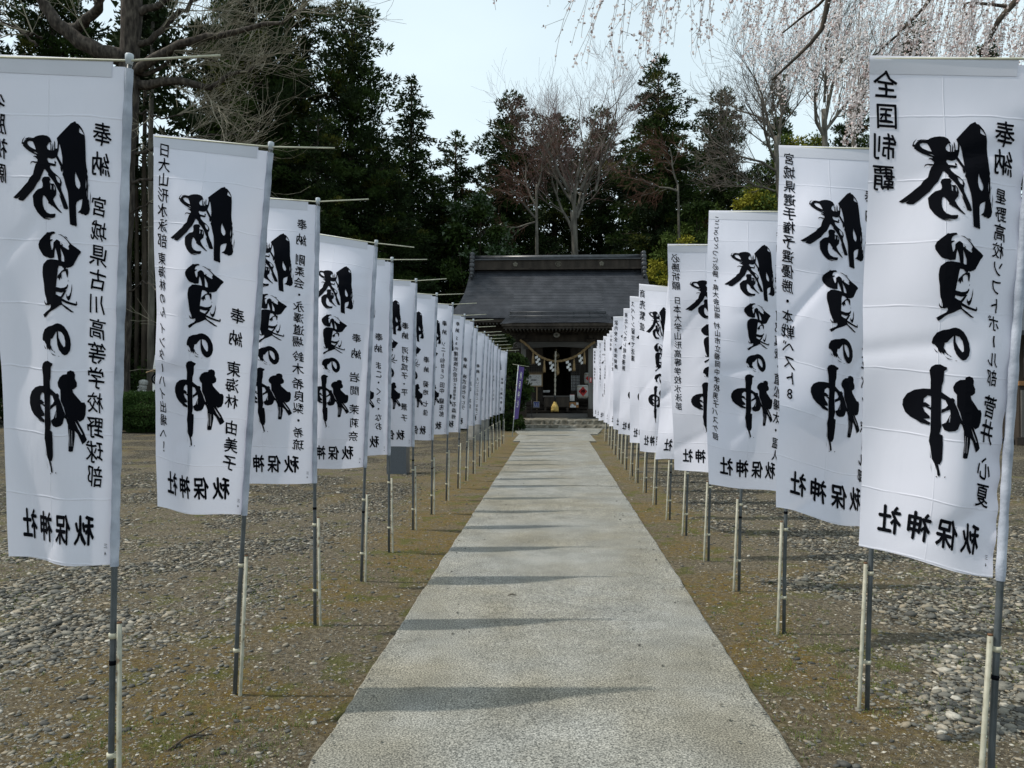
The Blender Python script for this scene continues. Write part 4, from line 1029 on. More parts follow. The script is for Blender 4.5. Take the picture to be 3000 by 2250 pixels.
# pillars and beams
PXL, PXR = xx(1533.8, 32.6) - X0, xx(1730, 32.6) - X0
for px in (PXL, PXR):
    mb = MB(); mb.box(H(px, 32.6, 2.03), (.19, .19, 2.75)); p_ = mb.build('pillar', M['wood_grey'], sh)
    mb = MB(); mb.box(H(px, 32.6, .50), (.25, .25, .38)); mb.box(H(px, 32.6, .315), (.42, .42, .05)); mb.build('pillar_foot', M['wood_dark'], p_)
    mb = MB(); mb.box(H(px, 32.6, 3.47), (.30, .30, .12), taper=1.3); mb.box(H(px, 32.6, 3.62), (.95, .16, .14)); mb.box(H(px, 32.6, 3.62), (.16, .7, .13))
    for dx in (-.4, 0, .4): mb.box(H(px + dx, 32.6, 3.76), (.18, .18, .12), taper=1.25)
    mb.build('bracket', M['wood_dark'], p_)
    mb = MB(); y = 32.6 - .1; z = zz(1113.5, 32.5)
    mb.box(H(px - .01, y, z), (.10, .008, .20)); c_ = mb.build('paper_charm', M['red'], p_)
    mb = MB()
    for zc, r_ in ((z + .03, .028), (z - .03, .028)):
        mb.tube([H(px - .01 + r_ * math.cos(a), y - .006, zc + r_ * math.sin(a)) for a in np.linspace(0, 6.283, 13)], .006, 5, cap=False)
    mb.tube([H(px - .01 - .02, y - .006, z - .08), H(px - .01 + .02, y - .006, z + .08)], .006, 5)
    mb.build('charm_knot', M['paper'], c_)
mb = MB(); vs = []; fs = []
for i in range(25):                                                # rainbow beam, arched underside
    t_ = -1 + 2 * i / 24; x = (PXL + PXR) / 2 + t_ * (PXR - PXL) / 2 * 1.0
    zb = 3.13 + .10 * (1 - t_ * t_) ; ztp = 3.43
    for (yy_, z_) in ((32.50, zb), (32.50, ztp), (32.70, ztp), (32.70, zb)): vs.append(H(x, yy_, z_))
for i in range(24):
    for j in range(4):
        a, b_ = i * 4 + j, i * 4 + (j + 1) % 4; fs.append((a, b_, b_ + 4, a + 4))
mb.add(vs, fs); mb.build('rainbow_beam', M['wood_beam'], sh)
for sx, px in ((-1, PXL), (1, PXR)):                                # scroll-carved beam noses
    mb = MB(); cx_, cz = px + sx * .30, 3.27
    sp = [H(cx_ + (.02 + .13 * a / 9.4) * math.cos(a) * sx, 32.55, cz + (.02 + .13 * a / 9.4) * math.sin(a)) for a in np.linspace(.5, 9.4, 30)]
    mb.tube(sp, .03, 6); mb.box(H(px + sx * .17, 32.6, 3.30), (.16, .12, .24)); mb.build('carved_beam_end', M['wood_beam'], sh)
mb = MB(); mb.box(H(0, 32.6, 3.89), (3.9, .2, .16)); mb.box(H(0, 32.55, 3.58), (2.2, .10, .26)); mb.build('upper_beam', M['wood_dark'], sh)
mb = MB(); z = zz(981, 32.3); x = xx(1631, 32.3) - X0
mb.lathe(H(x, 32.38, z), [(.09, -.02), (.13, -.015), (.135, .015), (.10, .02)], 20, axis='Y')
pl = mb.build('oval_plaque', M['granite_pale'], sh); 
for v in pl.data.vertices: v.co.z = z + (v.co.z - z) * .78
V, F = glyph('勝'); a_ = np.stack([x - V[:, 0] * -.10, np.full(len(V), 32.355 - 33), z + V[:, 1] * .10], 1)
link('plaque_lettering', mesh_np('plaque_lettering', a_, F), M['gold'], pl)

# body of the hall
dl, dr = xx(1590.6, 34.2) - X0, xx(1671.6, 34.2) - X0
def wall(x0, x1, z0, z1, y=34.25, name='wall_panel', m='wood_dark'):
    mb = MB(); mb.box(H((x0 + x1) / 2, y, (z0 + z1) / 2), (x1 - x0, .10, z1 - z0)); return mb.build(name, M[m], sh)
wall(-3.7, dl, .3, 4.3); wall(dr, 3.7, .3, 4.3); wall(dl + .003, dr - .003, 3.35, 4.3)
mb = MB(); mb.box(H(-3.72, 36, 2.3), (.1, 3.6, 4.0)); mb.box(H(3.72, 36, 2.3), (.1, 3.6, 4.0)); mb.box(H(0, 37.8, 2.3), (7.4, .1, 4.0)); mb.build('side_and_rear_wall', M['wood_dark'], sh)
mb = MB(); mb.box(H(0, 36, .95), (7.3, 3.4, .1)); mb.build('floor', M['wood_dark'], sh)
for i in range(8):                                                 # wall boards with battens
    for s0, s1 in ((-3.3, dl), (dr, 3.3)):
        x = s0 + (s1 - s0) * (i + .5) / 8
        mb = MB(); mb.box(H(x, 34.18, 1.9), ((s1 - s0) / 8 - .03, .03, 1.9)); mb.build('plank', M['wood_dark'], sh)
for s0, s1 in ((dl - .95, dl - .12), (dr + .02, dr + .40)):          # lattice shutters
    mb = MB(); n_ = max(3, int((s1 - s0) / .075)); z0_, z1_ = 1.45, 2.55
    for i in range(n_ + 1): mb.box(H(s0 + (s1 - s0) * i / n_, 34.12, (z0_ + z1_) / 2), (.016, .02, z1_ - z0_))
    for i in range(15): mb.box(H((s0 + s1) / 2, 34.13, z0_ + (z1_ - z0_) * i / 14), (s1 - s0, .02, .016))
    tag(mb.build('lattice', M['wood_beam'], sh), kind='stuff')
mb = MB()                                                          # fortune slips behind the right lattice
for i in range(6):
    for j in range(10): mb.box(H(dr + .045 + i * .062, 34.09, zz(1142, 34.1) + j * .065), (.034, .01, .038))
tag(mb.build('paper_slips', M['paper_grey'], sh), kind='stuff')
mb = MB(); mb.box(H(0, 32.62, .40), (2.62, .18, .19)); mb.build('threshold_beam', M['wood_beam'], sh)
for k in range(4):
    mb = MB(); mb.box(H(0, 33.2 + k * .26, .42 + k * .14), (2.7, .30, .10)); mb.build('wooden_step', M['wood_dark'], sh)
mb = MB(); mb.box(H(0, 34.0, .93), (6.6, .36, .06)); mb.build('veranda_board', M['wood_dark'], sh)

# things on and in the shrine
sw = tag(empty('straw_rope', (X0, 32.4, 3)), 'thick twisted straw rope with tassels and white paper streamers hung between the shrine pillars', 'rope')
OW = Vector((X0, 32.4, 3))
cp = [(1524, 996), (1545, 1012), (1563, 1030), (1583.5, 1045), (1608, 1055), (1631, 1058.5), (1665, 1052.5), (1696, 1038), (1722.8, 1015.6), (1743, 1001)]
cp = [at(a, b_, 32.35) for a, b_ in cp]
def resample(p, n_):
    out_ = []
    L_ = [0]
    for i in range(1, len(p)): L_.append(L_[-1] + (p[i] - p[i - 1]).length)
    for k in range(n_):
        s = L_[-1] * k / (n_ - 1); i = 0
        while i < len(p) - 2 and L_[i + 1] < s: i += 1
        f = (s - L_[i]) / (L_[i + 1] - L_[i])
        p0, p1, p2, p3 = p[max(i - 1, 0)], p[i], p[i + 1], p[min(i + 2, len(p) - 1)]
        out_.append(.5 * ((2 * p1) + (p2 - p0) * f + (2 * p0 - 5 * p1 + 4 * p2 - p3) * f * f + (3 * p1 - p0 - 3 * p2 + p3) * f ** 3))
    return out_
path_ = resample(cp, 90)
def helix(path_, r, rs, tw, nst, m, parent, O, name):
    mb = MB()
    for s in range(nst):
        pts = []
        for i, p in enumerate(path_):
            t_ = (path_[min(i + 1, len(path_) - 1)] - path_[max(i - 1, 0)]).normalized()
            u_ = t_.cross(Vector((0, 1, 0))).normalized(); w_ = t_.cross(u_)
            a = i * tw + s * 2 * math.pi / nst
            pts.append(p + u_ * r * math.cos(a) + w_ * r * math.sin(a) - O)
        mb.tube(pts, rs, 6)
    return mb.build(name, m, parent)
helix(path_, .025, .029, .40, 3, M['straw'], sw, OW, 'rope')
for (a, y0_, y1_) in ((595, 395, 560), (755, 505, 683), (947, 535, 715), (1180, 490, 665), (1328, 385, 562)):
    p0 = at(1440 + a / 4.88, 950 + y0_ / 4.88, 32.33) - OW; p1 = at(1440 + a / 4.88, 950 + y1_ / 4.88, 32.33) - OW
    mb = MB(); h_ = p0.z - p1.z
    mb.lathe(p1[:], [(.055, 0), (.062, h_ * .15), (.048, h_ * .5), (.03, h_ * .78), (.034, h_ * .82), (.02, h_ * .9), (.012, h_ * 1.04)], 12)
    rr = random.Random(int(a))
    for k in range(14):
        an = rr.uniform(0, 6.28); mb.tube([p0 * .3 + p1 * .7 + Vector((.03 * math.cos(an), .03 * math.sin(an), 0)), p1 + Vector((.06 * math.cos(an), .06 * math.sin(an), -rr.uniform(0, .05)))], .005, 4)
    mb.build('tassel', M['straw'], sw)
for (x_, y0_, y1_) in ((652, 455, 585), (852, 535, 672), (1093, 525, 663), (1266, 437, 568)):
    n_ = 4; mb = MB()
    for k in range(n_):
        ya = y0_ + (y1_ - y0_) * k / n_; yb = ya + (y1_ - y0_) / n_ * 1.15
        xo = x_ + (14 if k % 2 else -10) + k * 5
        c_ = [at(1440 + q / 4.88, 950 + r_ / 4.88, 32.28 + .03 * (k % 2)) - OW for q, r_ in ((xo - 22, ya + 8), (xo + 18, ya - 8), (xo + 24, yb - 12), (xo - 16, yb + 4))]
        b2 = [p + Vector((0, .004, 0)) for p in c_]
        mb.add(c_ + b2, [(3, 2, 1, 0), (4, 5, 6, 7), (0, 1, 5, 4), (1, 2, 6, 5), (2, 3, 7, 6), (3, 0, 4, 7)])
    mb.build('paper_streamer', M['paper'], sw)

br = tag(empty('bell_rope', at(1628, 1060, 31.9)), 'pale twisted bell rope with a yellow tassel hanging in the middle of the shrine front', 'rope')
OB = br.location.copy()
pt = [at(1628, 1030, 31.9), at(1627, 1060, 31.9), at(1626.5, 1110, 31.9), at(1626, 1160, 31.9)]
helix(resample(pt, 60), .020, .021, .5, 2, M['rope_grey'], br, OB, 'rope')
mb = MB(); p = at(1626, 1178, 31.9) - OB; mb.lathe(p[:], [(.05, -.02), (.048, .26), (.04, .28)], 12); mb.build('rope_sheath', M['black_metal'], br)
mb = MB(); p = at(1625.5, 1204, 31.9) - OB
mb.lathe(p[:], [(.145, 0), (.158, .04), (.135, .17), (.085, .28), (.062, .31), (.07, .33), (.05, .37)], 20)
for k in range(40):
    a = k * .157; mb.tube([p + Vector((.07 * math.cos(a), .07 * math.sin(a), .3)), p + Vector((.14 * math.cos(a), .14 * math.sin(a), .16)), p + Vector((.155 * math.cos(a), .155 * math.sin(a), -.02 * (k % 3)))], .008, 4)
mb.build('tassel', M['straw_yellow'], br)
mb = MB(); p = at(1630, 1042, 32.2); 
mb.lathe((0, 0, 0), [(.03, .14), (.10, .10), (.135, .02), (.14, -.01), (.135, -.03), (.10, -.10), (.03, -.13)], 20)
mb.box((0, 0, .2), (.03, .03, .14))
tag(mb.build('shrine_bell', M['bronze'], None, p), 'round bronze bell hanging behind the top of the bell rope', 'bell')

p0, p1 = at(1593.7, 1194, 33.0), at(1666.4, 1159, 33.0)
ob = tag(empty('offering_box', ((p0.x + p1.x) / 2, 33.05, p0.z)), 'wide dark wooden offering box behind the yellow tassel', 'box')
W_, Hh = p1.x - p0.x, p1.z - p0.z
mb = MB(); mb.box((0, 0, Hh / 2), (W_, .45, Hh - .06)); mb.build('box_body', M['wood_dark'], ob)
mb = MB(); mb.box((0, -.235, Hh - .03), (W_ + .06, .03, .06)); mb.box((0, .235, Hh - .03), (W_ + .06, .03, .06))
for i in range(12): mb.box((-W_ / 2 + W_ * (i + .5) / 12, 0, Hh - .02), (.03, .44, .03))
mb.build('slatted_lid', M['wood_beam'], ob)
mb = MB()
for sx in (-1, 1): mb.box((sx * (W_ / 2 - .06), 0, -.06), (.08, .4, .18))
mb.build('foot_rail', M['wood_dark'], ob)

def framed(name, px0, px1, py0, py1, d, lab, cat_, mpanel, mframe, fw=.03, stand=None, extra=None):
    a, b_ = at(px0, py1, d), at(px1, py0, d); w_, h_ = b_.x - a.x, b_.z - a.z
    e = tag(empty(name, ((a.x + b_.x) / 2, a.y, a.z)), lab, cat_)
    mb = MB(); mb.box((0, 0, h_ / 2), (w_ - fw, .015, h_ - fw)); pn = mb.build('panel', M[mpanel], e)
    if mframe:
        mb = MB()
        for z_ in (0, h_): mb.box((0, -.006, z_), (w_ + fw, .035, fw))
        for s in (-1, 1): mb.box((s * w_ / 2, -.004, h_ / 2), (fw, .03, h_ - fw))
        mb.build('frame', M[mframe], e)
    if stand is not None:
        mb = MB(); mb.box((stand, .03, (.35 - a.z) / 2), (.05, .05, a.z - .35)); mb.build('post', M['wood_light'], e)
    if extra: extra(e, w_, h_)
    return e
def notice_print(e, w_, h_):
    mb = MB(); rr = random.Random(4)
    for (x_, z_) in ((-.14, .52), (-.02, .52), (.10, .52)):
        for k in range(3): mb.box((w_ * x_ - .03 + k * .03, -.012, h_ * z_), (.012, .006, .07))
        mb.box((w_ * x_, -.012, h_ * z_ - .035), (.075, .006, .012))
    mb.box((-w_ * .32, -.012, h_ * .75), (.012, .006, .14)); mb.box((-w_ * .26, -.012, h_ * .82), (.08, .006, .012)); mb.box((-w_ * .20, -.012, h_ * .75), (.012, .006, .14))
    for k in range(16): mb.box((rr.uniform(-.35, .38) * w_, -.012, rr.choice((.22, .3, .7, .78)) * h_), (.03, .006, .012))
    mb.build('notice_print', M['ink'], e)
framed('notice_board', 1541, 1588, 1096, 1131, 33.6, 'white printed notice board in a pale wooden frame left of the shrine doorway', 'notice board', 'paper_grey', 'wood_light', .045, stand=.12, extra=notice_print)
e = framed('roofed_notice_rail', 1540, 1590, 1089, 1092, 33.55, 'pale wooden rail fixed above the printed notice board', 'rail', 'wood_light', None)
def cal(e, w_, h_):
    mb = MB()
    for k in range(5): mb.box((-w_ * .36 + k * w_ * .18, -.012, h_ - .02), (.02, .006, .025))
    mb.build('red_dots', M['red'], e)
    mb = MB()
    for k in range(5): mb.box((0, -.012, h_ * (.15 + k * .13)), (w_ * .7, .004, .006))
    mb.build('fine_print', M['wood_grey'], e)
framed('white_notice', 1668.5, 1684, 1155, 1175.5, 32.9, 'small white notice with red dots along its top, right of the offering box', 'notice', 'paper', None, extra=cal)
def card(e, w_, h_):
    mb = MB(); mb.lathe((-w_ * .18, -.012, h_ * .35), [(.05, -.004), (.085, 0), (.05, .004)], 12, axis='Y'); mb.box((w_ * .33, -.012, h_ * .72), (.09, .006, .10)); mb.box((-w_ * .1, -.012, h_ * .22), (w_ * .6, .006, .07)); mb.build('pale_print', M['paper_grey'], e)
framed('brown_sign', 1667.5, 1696, 1177.5, 1195, 32.8, 'brown and white printed sign leaning below the white notice', 'sign', 'brown_card', None, extra=card)
def blue_(e, w_, h_):
    mb = MB()
    for k in range(3): mb.box((-w_ * .3 + k * w_ * .3, -.012, h_ * .5), (.012, .006, h_ * .5))
    mb.box((0, -.012, h_ * .2), (w_ * .7, .006, .012)); mb.build('white_print', M['paper_grey'], e)
framed('blue_sign', 1563, 1580, 1177, 1193, 32.9, 'small dark blue sign standing left of the offering box', 'sign', 'blue', 'granite_pale', .012, extra=blue_)
def small_(e, w_, h_):
    mb = MB(); mb.box((0, -.012, h_ * .5), (w_ * .8, .004, .02)); mb.build('fine_print', M['wood_grey'], e)
framed('doorway_label', 1591.6, 1610.7, 1143.5, 1149, 33.6, 'narrow white label lying at the left foot of the doorway', 'label', 'paper_grey', None, .0, extra=small_)
mb = MB(); x_ = xx(1559, 32.9); 
mb.tube([(0, 0, 0), (0, 0, .78)], .012, 6); mb.tube([(-.12, 0, .78), (0, 0, .82), (.14, 0, .76)], .012, 6); mb.lathe((0, 0, 0), [(.12, 0), (.1, .02), (.02, .04)], 10)
tag(mb.build('metal_stand', M['black_metal'], None, (x_, 32.3, .31)), 'thin black metal stand by the left shrine pillar', 'stand')

def barrel(px0, px1, py0, py1, d, lab):
    a, b_ = at(px0, py1, d), at(px1, py0, d); w_, h_ = (b_.x - a.x) / 2, b_.z - a.z
    e = tag(empty('sake_barrel', ((a.x + b_.x) / 2, d + .1, a.z)), lab, 'barrel', 'straw-wrapped sake barrels right of the doorway')
    mb = MB(); mb.lathe((0, 0, 0), [(w_ * .8, 0), (w_ * .95, .05), (w_, h_ * .3), (w_ * 1.02, h_ * .6), (w_ * .98, h_ * .9), (w_ * .85, h_)], 24); bd = mb.build('wrapped_body', M['barrel'], e)
    mb = MB()
    for q in (.12, .86): mb.lathe((0, 0, h_ * q), [(w_ * 1.0, -.012), (w_ * 1.04, 0), (w_ * 1.0, .012)], 24)
    mb.build('rope_band', M['straw'], e)
    mb = MB(); k = 8; s = w_ * .78; vs = []; fs = []
    for i in range(k + 1):
        x_ = -s + 2 * s * i / k; hh_ = (s - abs(x_)) * 1.1; y_ = -math.sqrt(max(0, (w_ * 1.035) ** 2 - x_ * x_)) - .004
        vs += [(x_, y_, h_ * .52 - hh_), (x_, y_, h_ * .52 + hh_)]
    for i in range(k): fs.append((2 * i, 2 * i + 2, 2 * i + 3, 2 * i + 1))
    mb.add(vs, fs); dm = mb.build('red_diamond', M['red'], e)
    V, F = glyph('神', .03); V, F = cut(V, F, .12)
    X = V[:, 0] * s * 1.0; Y = -np.sqrt((w_ * 1.035) ** 2 - X ** 2) - .010
    link('lettering', mesh_np('lettering', np.stack([X, Y, h_ * .52 + V[:, 1] * s * 1.0], 1), F), M['ink'], dm)
barrel(1690.5, 1724, 1128, 1167, 33.2, 'white sake barrel with a red diamond, lower one beside the right pillar')
barrel(1711.5, 1744, 1092, 1126, 33.45, 'white sake barrel with a red diamond, on the upper shelf half behind the right pillar')
barrel(1727, 1760, 1128, 1166, 33.3, 'white sake barrel on the lower shelf, mostly hidden behind the right pillar')
sf = tag(empty('barrel_shelf', (xx(1725, 33.4), 33.5, .3)), 'dark wooden two-tier shelf carrying the sake barrels', 'shelf')
z1_, z2_ = at(1700, 1167, 33.2).z - .3, at(1700, 1126.5, 33.45).z - .3
mb = MB(); mb.box((0, 0, z1_ - .03), (1.15, .6, .05)); mb.build('lower_board', M['wood_dark'], sf)
mb = MB(); mb.box((.14, .05, z2_ - .03), (.85, .6, .04)); mb.build('upper_board', M['wood_dark'], sf)
for x_ in (-.5, .52):
    mb = MB(); mb.box((x_, 0, (z2_ - .06) / 2 if x_ > 0 else (z1_ - .06) / 2), (.06, .5, (z2_ if x_ > 0 else z1_) - .06)); mb.build('leg', M['wood_dark'], sf)
# pale round emblem beside the left pillar
p = at(1510, 1060, 33.4)
em = tag(empty('round_emblem', p), 'pale grey wheel-shaped emblem hanging left of the left shrine pillar', 'emblem')
mb = MB(); mb.tube([(.20 * math.cos(a), 0, .24 * math.sin(a)) for a in np.linspace(0, 6.283, 25)], .028, 6, cap=False); mb.build('rim', M['granite_pale'], em)
mb = MB()
for k in range(4): a = k * .785; mb.tube([(.2 * math.cos(a), 0, .24 * math.sin(a)), (-.2 * math.cos(a), 0, -.24 * math.sin(a))], .014, 5)
mb.box((0, 0, .35), (.03, .03, .26)); mb.build('spokes', M['granite_pale'], em)

# dark granite post, concrete basin, hedge, statue, sign, office
pb = Vector(ground(1161, 1391))
po = tag(empty('granite_post', (pb.x, pb.y + .18, 0)), 'squat dark grey granite post standing on the gravel behind the left banners', 'post')
mb = MB(); mb.box((0, 0, .36), (.35, .33, .78)); mb.build('shaft', M['granite_dark'], po)
mb = MB(); mb.box((0, 0, .79), (.35, .33, .08), taper=.55); mb.build('cap', M['granite_dark'], po)
bb = Vector(ground(1398, 1291))
ba = tag(empty('stone_basin', (bb.x, bb.y + .3, 0)), 'round grey concrete basin behind the far left banners', 'basin')
mb = MB(); mb.lathe((0, 0, 0), [(.30, -.05), (.31, .02), (.31, .62), (.30, .64), (.24, .64), (.23, .5)], 28); mb.build('bowl', M['concrete_old'], ba)
mb = MB(); mb.lathe((0, 0, .52), [(.232, 0), (.232, .01)], 28); mb.build('water_surface', M['granite_dark'], ba)

def leafball(c, rad, N, size, r, up=.35, squash=1.0, hollow=.75):
    """leaf triangles spread through the outer shell of an ellipsoid"""
    d = r.normal(size=(N, 3)); d /= np.linalg.norm(d, axis=1)[:, None]
    q = hollow + (1 - hollow) * r.random(N)
    bump = 1 + .10 * np.sin(d[:, 0] * 7 + c[0]) * np.sin(d[:, 1] * 6 + 1) + .07 * np.sin(d[:, 2] * 11 + c[1])
    p = np.array(c) + d * np.array(rad) * (q * bump)[:, None]
    dirn = d + r.normal(size=(N, 3)) * .6 + np.array([0, 0, up]); dirn /= np.linalg.norm(dirn, axis=1)[:, None]
    side = np.cross(dirn, r.normal(size=(N, 3))); side /= np.linalg.norm(side, axis=1)[:, None]
    s = size * (.6 + .8 * r.random(N))[:, None]
    V = np.stack([p - side * s * .35, p + side * s * .35, p + dirn * s], 1).reshape(-1, 3)
    return V
def leafmesh(name, Vs, mats, parent):
    V = np.concatenate(Vs[0::1]); F = np.arange(len(V)).reshape(-1, 3)
    return V, F
hb = Vector(ground(398, 1271))
def hedge(name, c, rad, lab, N=30000, m='leaf_hedge', seed=3, size=.07):
    e = tag(empty(name, (c[0], c[1], 0)), lab, 'hedge' if 'hedge' in name else 'shrub')
    r = np.random.default_rng(seed)
    V = leafball((0, 0, rad[2] * .92), rad, N, size, r, hollow=.72)
    V[:, 2] = np.maximum(V[:, 2], .02)
    link('foliage', mesh_np('foliage', V, np.arange(len(V)).reshape(-1, 3)), M[m], e)
    mb = MB(); mb.lathe((0, 0, rad[2] * .92), [(rad[1] * .3, -rad[2] * .6), (rad[1] * .55, -rad[2] * .3), (rad[1] * .6, 0), (rad[1] * .45, rad[2] * .5), (rad[1] * .1, rad[2] * .6)], 16)
    for k in range(7):
        a = k * .9; mb.tube([(.1 * math.cos(a), .1 * math.sin(a), 0), (rad[0] * .5 * math.cos(a), rad[1] * .5 * math.sin(a), rad[2] * .5)], .03, 5)
    mb.build('stems', M['bark'], e)
    return e
hedge('clipped_hedge', (hb.x, hb.y + 1.0), (1.55, 1.1, .76), 'rounded clipped green hedge in front of the stone statue')

p = at(421, 1150, 29.2)
sx_ = tag(empty('stone_statue', (p.x, p.y, 0)), 'stone statue of a bearded figure in a soft cap behind the clipped hedge', 'statue')
z0 = p.z
mb = MB(); mb.box((0, 0, z0 * .35), (.9, .8, z0 * .72)); mb.build('pedestal', M['granite_pale'], sx_)
mb = MB()
mb.lathe((0, 0, z0 - .55), [(.36, 0), (.42, .15), (.38, .35), (.28, .5), (.14, .58), (.10, .64)], 18)
hz = z0 + .22
mb.lathe((-.03, 0, hz), [(.03, -.17), (.10, -.14), (.135, -.06), (.14, .02), (.12, .1), (.05, .15)], 18)
mb.lathe((-.14, -.06, hz - .13), [(.02, -.07), (.06, -.03), (.06, .03), (.03, .06)], 10)
mb.tube([(-.15, -.06, hz + .02), (-.185, -.075, hz - .035)], [.015, .028], 8); mb.lathe((-.02, -.145, hz - .01), [(.01, -.04), (.03, 0), (.01, .05)], 8)
mb.tube([(-.2, -.2, z0 - .2), (-.34, -.1, z0 - .05), (-.25, 0, z0)], [.09, .1, .09], 8)
bd = mb.build('figure', M['granite_pale'], sx_)
mb = MB(); mb.lathe((-.01, 0, hz + .06), [(.145, 0), (.155, .03), (.15, .06), (.165, .11), (.13, .17), (.04, .2)], 18); mb.build('soft_cap', M['granite_pale'], sx_)

p = at(462, 1146, 27.6)
sg = tag(empty('roofed_signpost', (p.x, p.y, 0)), 'grey post with small slanting roof and round black emblem behind the second left banner', 'signpost')
mb = MB(); mb.box((0, 0, 1.15), (.07, .07, 2.3)); mb.build('post', M['wood_grey'], sg)
def atl(px, py, d=27.5): return at(px, py, d) - Vector((p.x, p.y, 0))
mb = MB(); a_, b_ = atl(428, 1092), atl(452, 1083); c_ = atl(478, 1092); mb.tube([a_, b_, c_], .018, 6); mb.box(((a_.x + c_.x) / 2, .05, a_.z + .04), (c_.x - a_.x, .3, .02)); mb.build('little_roof', M['wood_light'], sg)
mb = MB(); q = atl(457, 1061); mb.box(q[:], (.14, .02, .50), M=Matrix.Rotation(R(8), 3, 'Y')); nw = mb.build('white_plate', M['paper'], sg)
mb = MB()
for k in range(7): q2 = atl(458 + .9 * k * -.8, 1044 + k * 6); mb.box((q2.x + .0, -.035, q2.z), (.035, .006, .03))
mb.build('plate_lettering', M['ink'], nw)
mb = MB(); q = atl(458, 1110); mb.lathe((q.x, -.06, q.z), [(.17, -.02), (.2, -.01), (.2, .01), (.17, .02)], 24, axis='Y'); em_ = mb.build('round_black_emblem', M['ink'], sg)
mb = MB(); mb.tube([(q.x + .12 * math.cos(a), -.085, q.z + .12 * math.sin(a)) for a in np.linspace(0, 6.283, 17)], .008, 5, cap=False)
for k in range(8): mb.box((q.x + .06 * math.cos(k * .785), -.085, q.z + .06 * math.sin(k * .785)), (.02, .006, .03))
mb.build('emblem_print', M['granite_pale'], em_)
mb = MB(); q = atl(450, 1137); mb.box((q.x, -.03, q.z), (.14, .02, .36)); w2 = mb.build('lower_white_plate', M['paper'], sg)
V, F = glyph('神'); link('plate_lettering', mesh_np('plate_lettering', np.stack([q.x + V[:, 0] * .08, np.full(len(V), -.045), q.z - .09 + V[:, 1] * .08], 1), F), M['ink'], w2)
p = at(371, 1112, 33)
wf = tag(empty('distant_white_flag', (p.x, p.y, 0)), 'small white flag with black writing standing among the dark cedar trunks', 'flag')
mb = MB(); mb.tube([(-.16, 0, 0), (-.14, 0, p.z + .5)], .015, 6); mb.build('pole', M['pole_cap'], wf)
mb = MB(); mb.box((0, 0, p.z), (.16 * 1.0, .01, .52)); fc = mb.build('cloth', M['paper'], wf)
V, F = glyph('神'); link('lettering', mesh_np('lettering', np.stack([V[:, 0] * -.13, np.full(len(V), -.01), p.z - .05 + V[:, 1] * .2], 1), F), M['ink'], fc)

# wooden office building at the right picture edge
ox, oy = gx(2984, 21)
of = tag(empty('shrine_office', (ox, oy, 0)), 'low wooden building with grey board wall at the right picture edge', 'building')
mb = MB(); mb.box((3.0, 2.5, 1.6), (5.9, 4.9, 2.9)); mb.build('wall', M['wood_dark'], of)
for k in range(14):
    mb = MB(); mb.box((.28 + k * .42, .03, .85), (.40, .04, 1.25)); mb.build('plank', M['wood_grey'], of)
mb = MB(); mb.box((3.0, .015, 1.66), (6.0, .09, .12)); mb.build('rail_beam', M['brown_card'], of)
mb = MB(); mb.box((3.0, .03, .12), (6.1, .12, .2)); mb.build('sill_beam', M['wood_dark'], of)
for k in range(4):
    mb = MB(); mb.box((.8 + k * 1.45, .02, 2.25), (1.25, .05, .9)); w_ = mb.build('window', M['paper_grey'], of)
    mb = MB()
    for j in range(4): mb.box((.8 + k * 1.45 - .62 + j * .413, -.02, 2.25), (.03, .04, .92))
    mb.box((.8 + k * 1.45, -.02, 2.7), (1.27, .04, .04)); mb.box((.8 + k * 1.45, -.02, 1.8), (1.27, .04, .04)); mb.build('window_frame', M['wood_dark'], w_)
mb = MB(); vs = [(-.5, -.9, 3.0), (6.5, -.9, 3.0), (6.5, 2.5, 4.6), (-.5, 2.5, 4.6), (-.5, 5.9, 3.0), (6.5, 5.9, 3.0)]
mb.add(vs + [(a, b2, c2 - .12) for a, b2, c2 in vs], [(0, 1, 2, 3), (3, 2, 5, 4), (7, 6, 9, 8), (8, 9, 10, 11), (0, 6, 7, 1), (4, 5, 11, 10), (0, 3, 9, 6), (3, 4, 10, 9), (1, 7, 8, 2), (2, 8, 11, 5)])
mb.build('roof', M['roof'], of)

# fallen branch, litter
gb = Vector(ground(545, 2182))
fb2 = tag(empty('fallen_branch', gb), 'forked dry brown branch lying on the dirt at the lower left', 'branch')
mb = MB(); a_ = Vector(ground(493, 2206)) - gb; b_ = Vector(ground(612, 2150)) - gb; c_ = Vector(ground(628, 2166)) - gb; m_ = Vector(ground(572, 2170)) - gb
for q, h_ in ((a_, .012), (b_, .03), (c_, .02), (m_, .025)): q.z = h_
mb.tube([a_, a_ * .4 + m_ * .6 + Vector((0, .01, .01)), m_], [.004, .006, .005], 6); mb.build('stem', M['bark'], fb2)
mb = MB(); mb.tube([m_, b_], [.0045, .002], 6); mb.tube([m_, c_], [.004, .002], 6); mb.build('fork', M['bark'], fb2)
pd = Vector(ground(1500, 1762))
mb = MB(); mb.tube([(-.03, 0, .004), (0, .008, .012), (.035, 0, .005)], [.002, .005, .001], 6)
tag(mb.build('dry_leaf', M['bark'], None, (pd.x, pd.y, PATH_Z + .004)), 'single curled brown leaf lying on the concrete path', 'leaf')
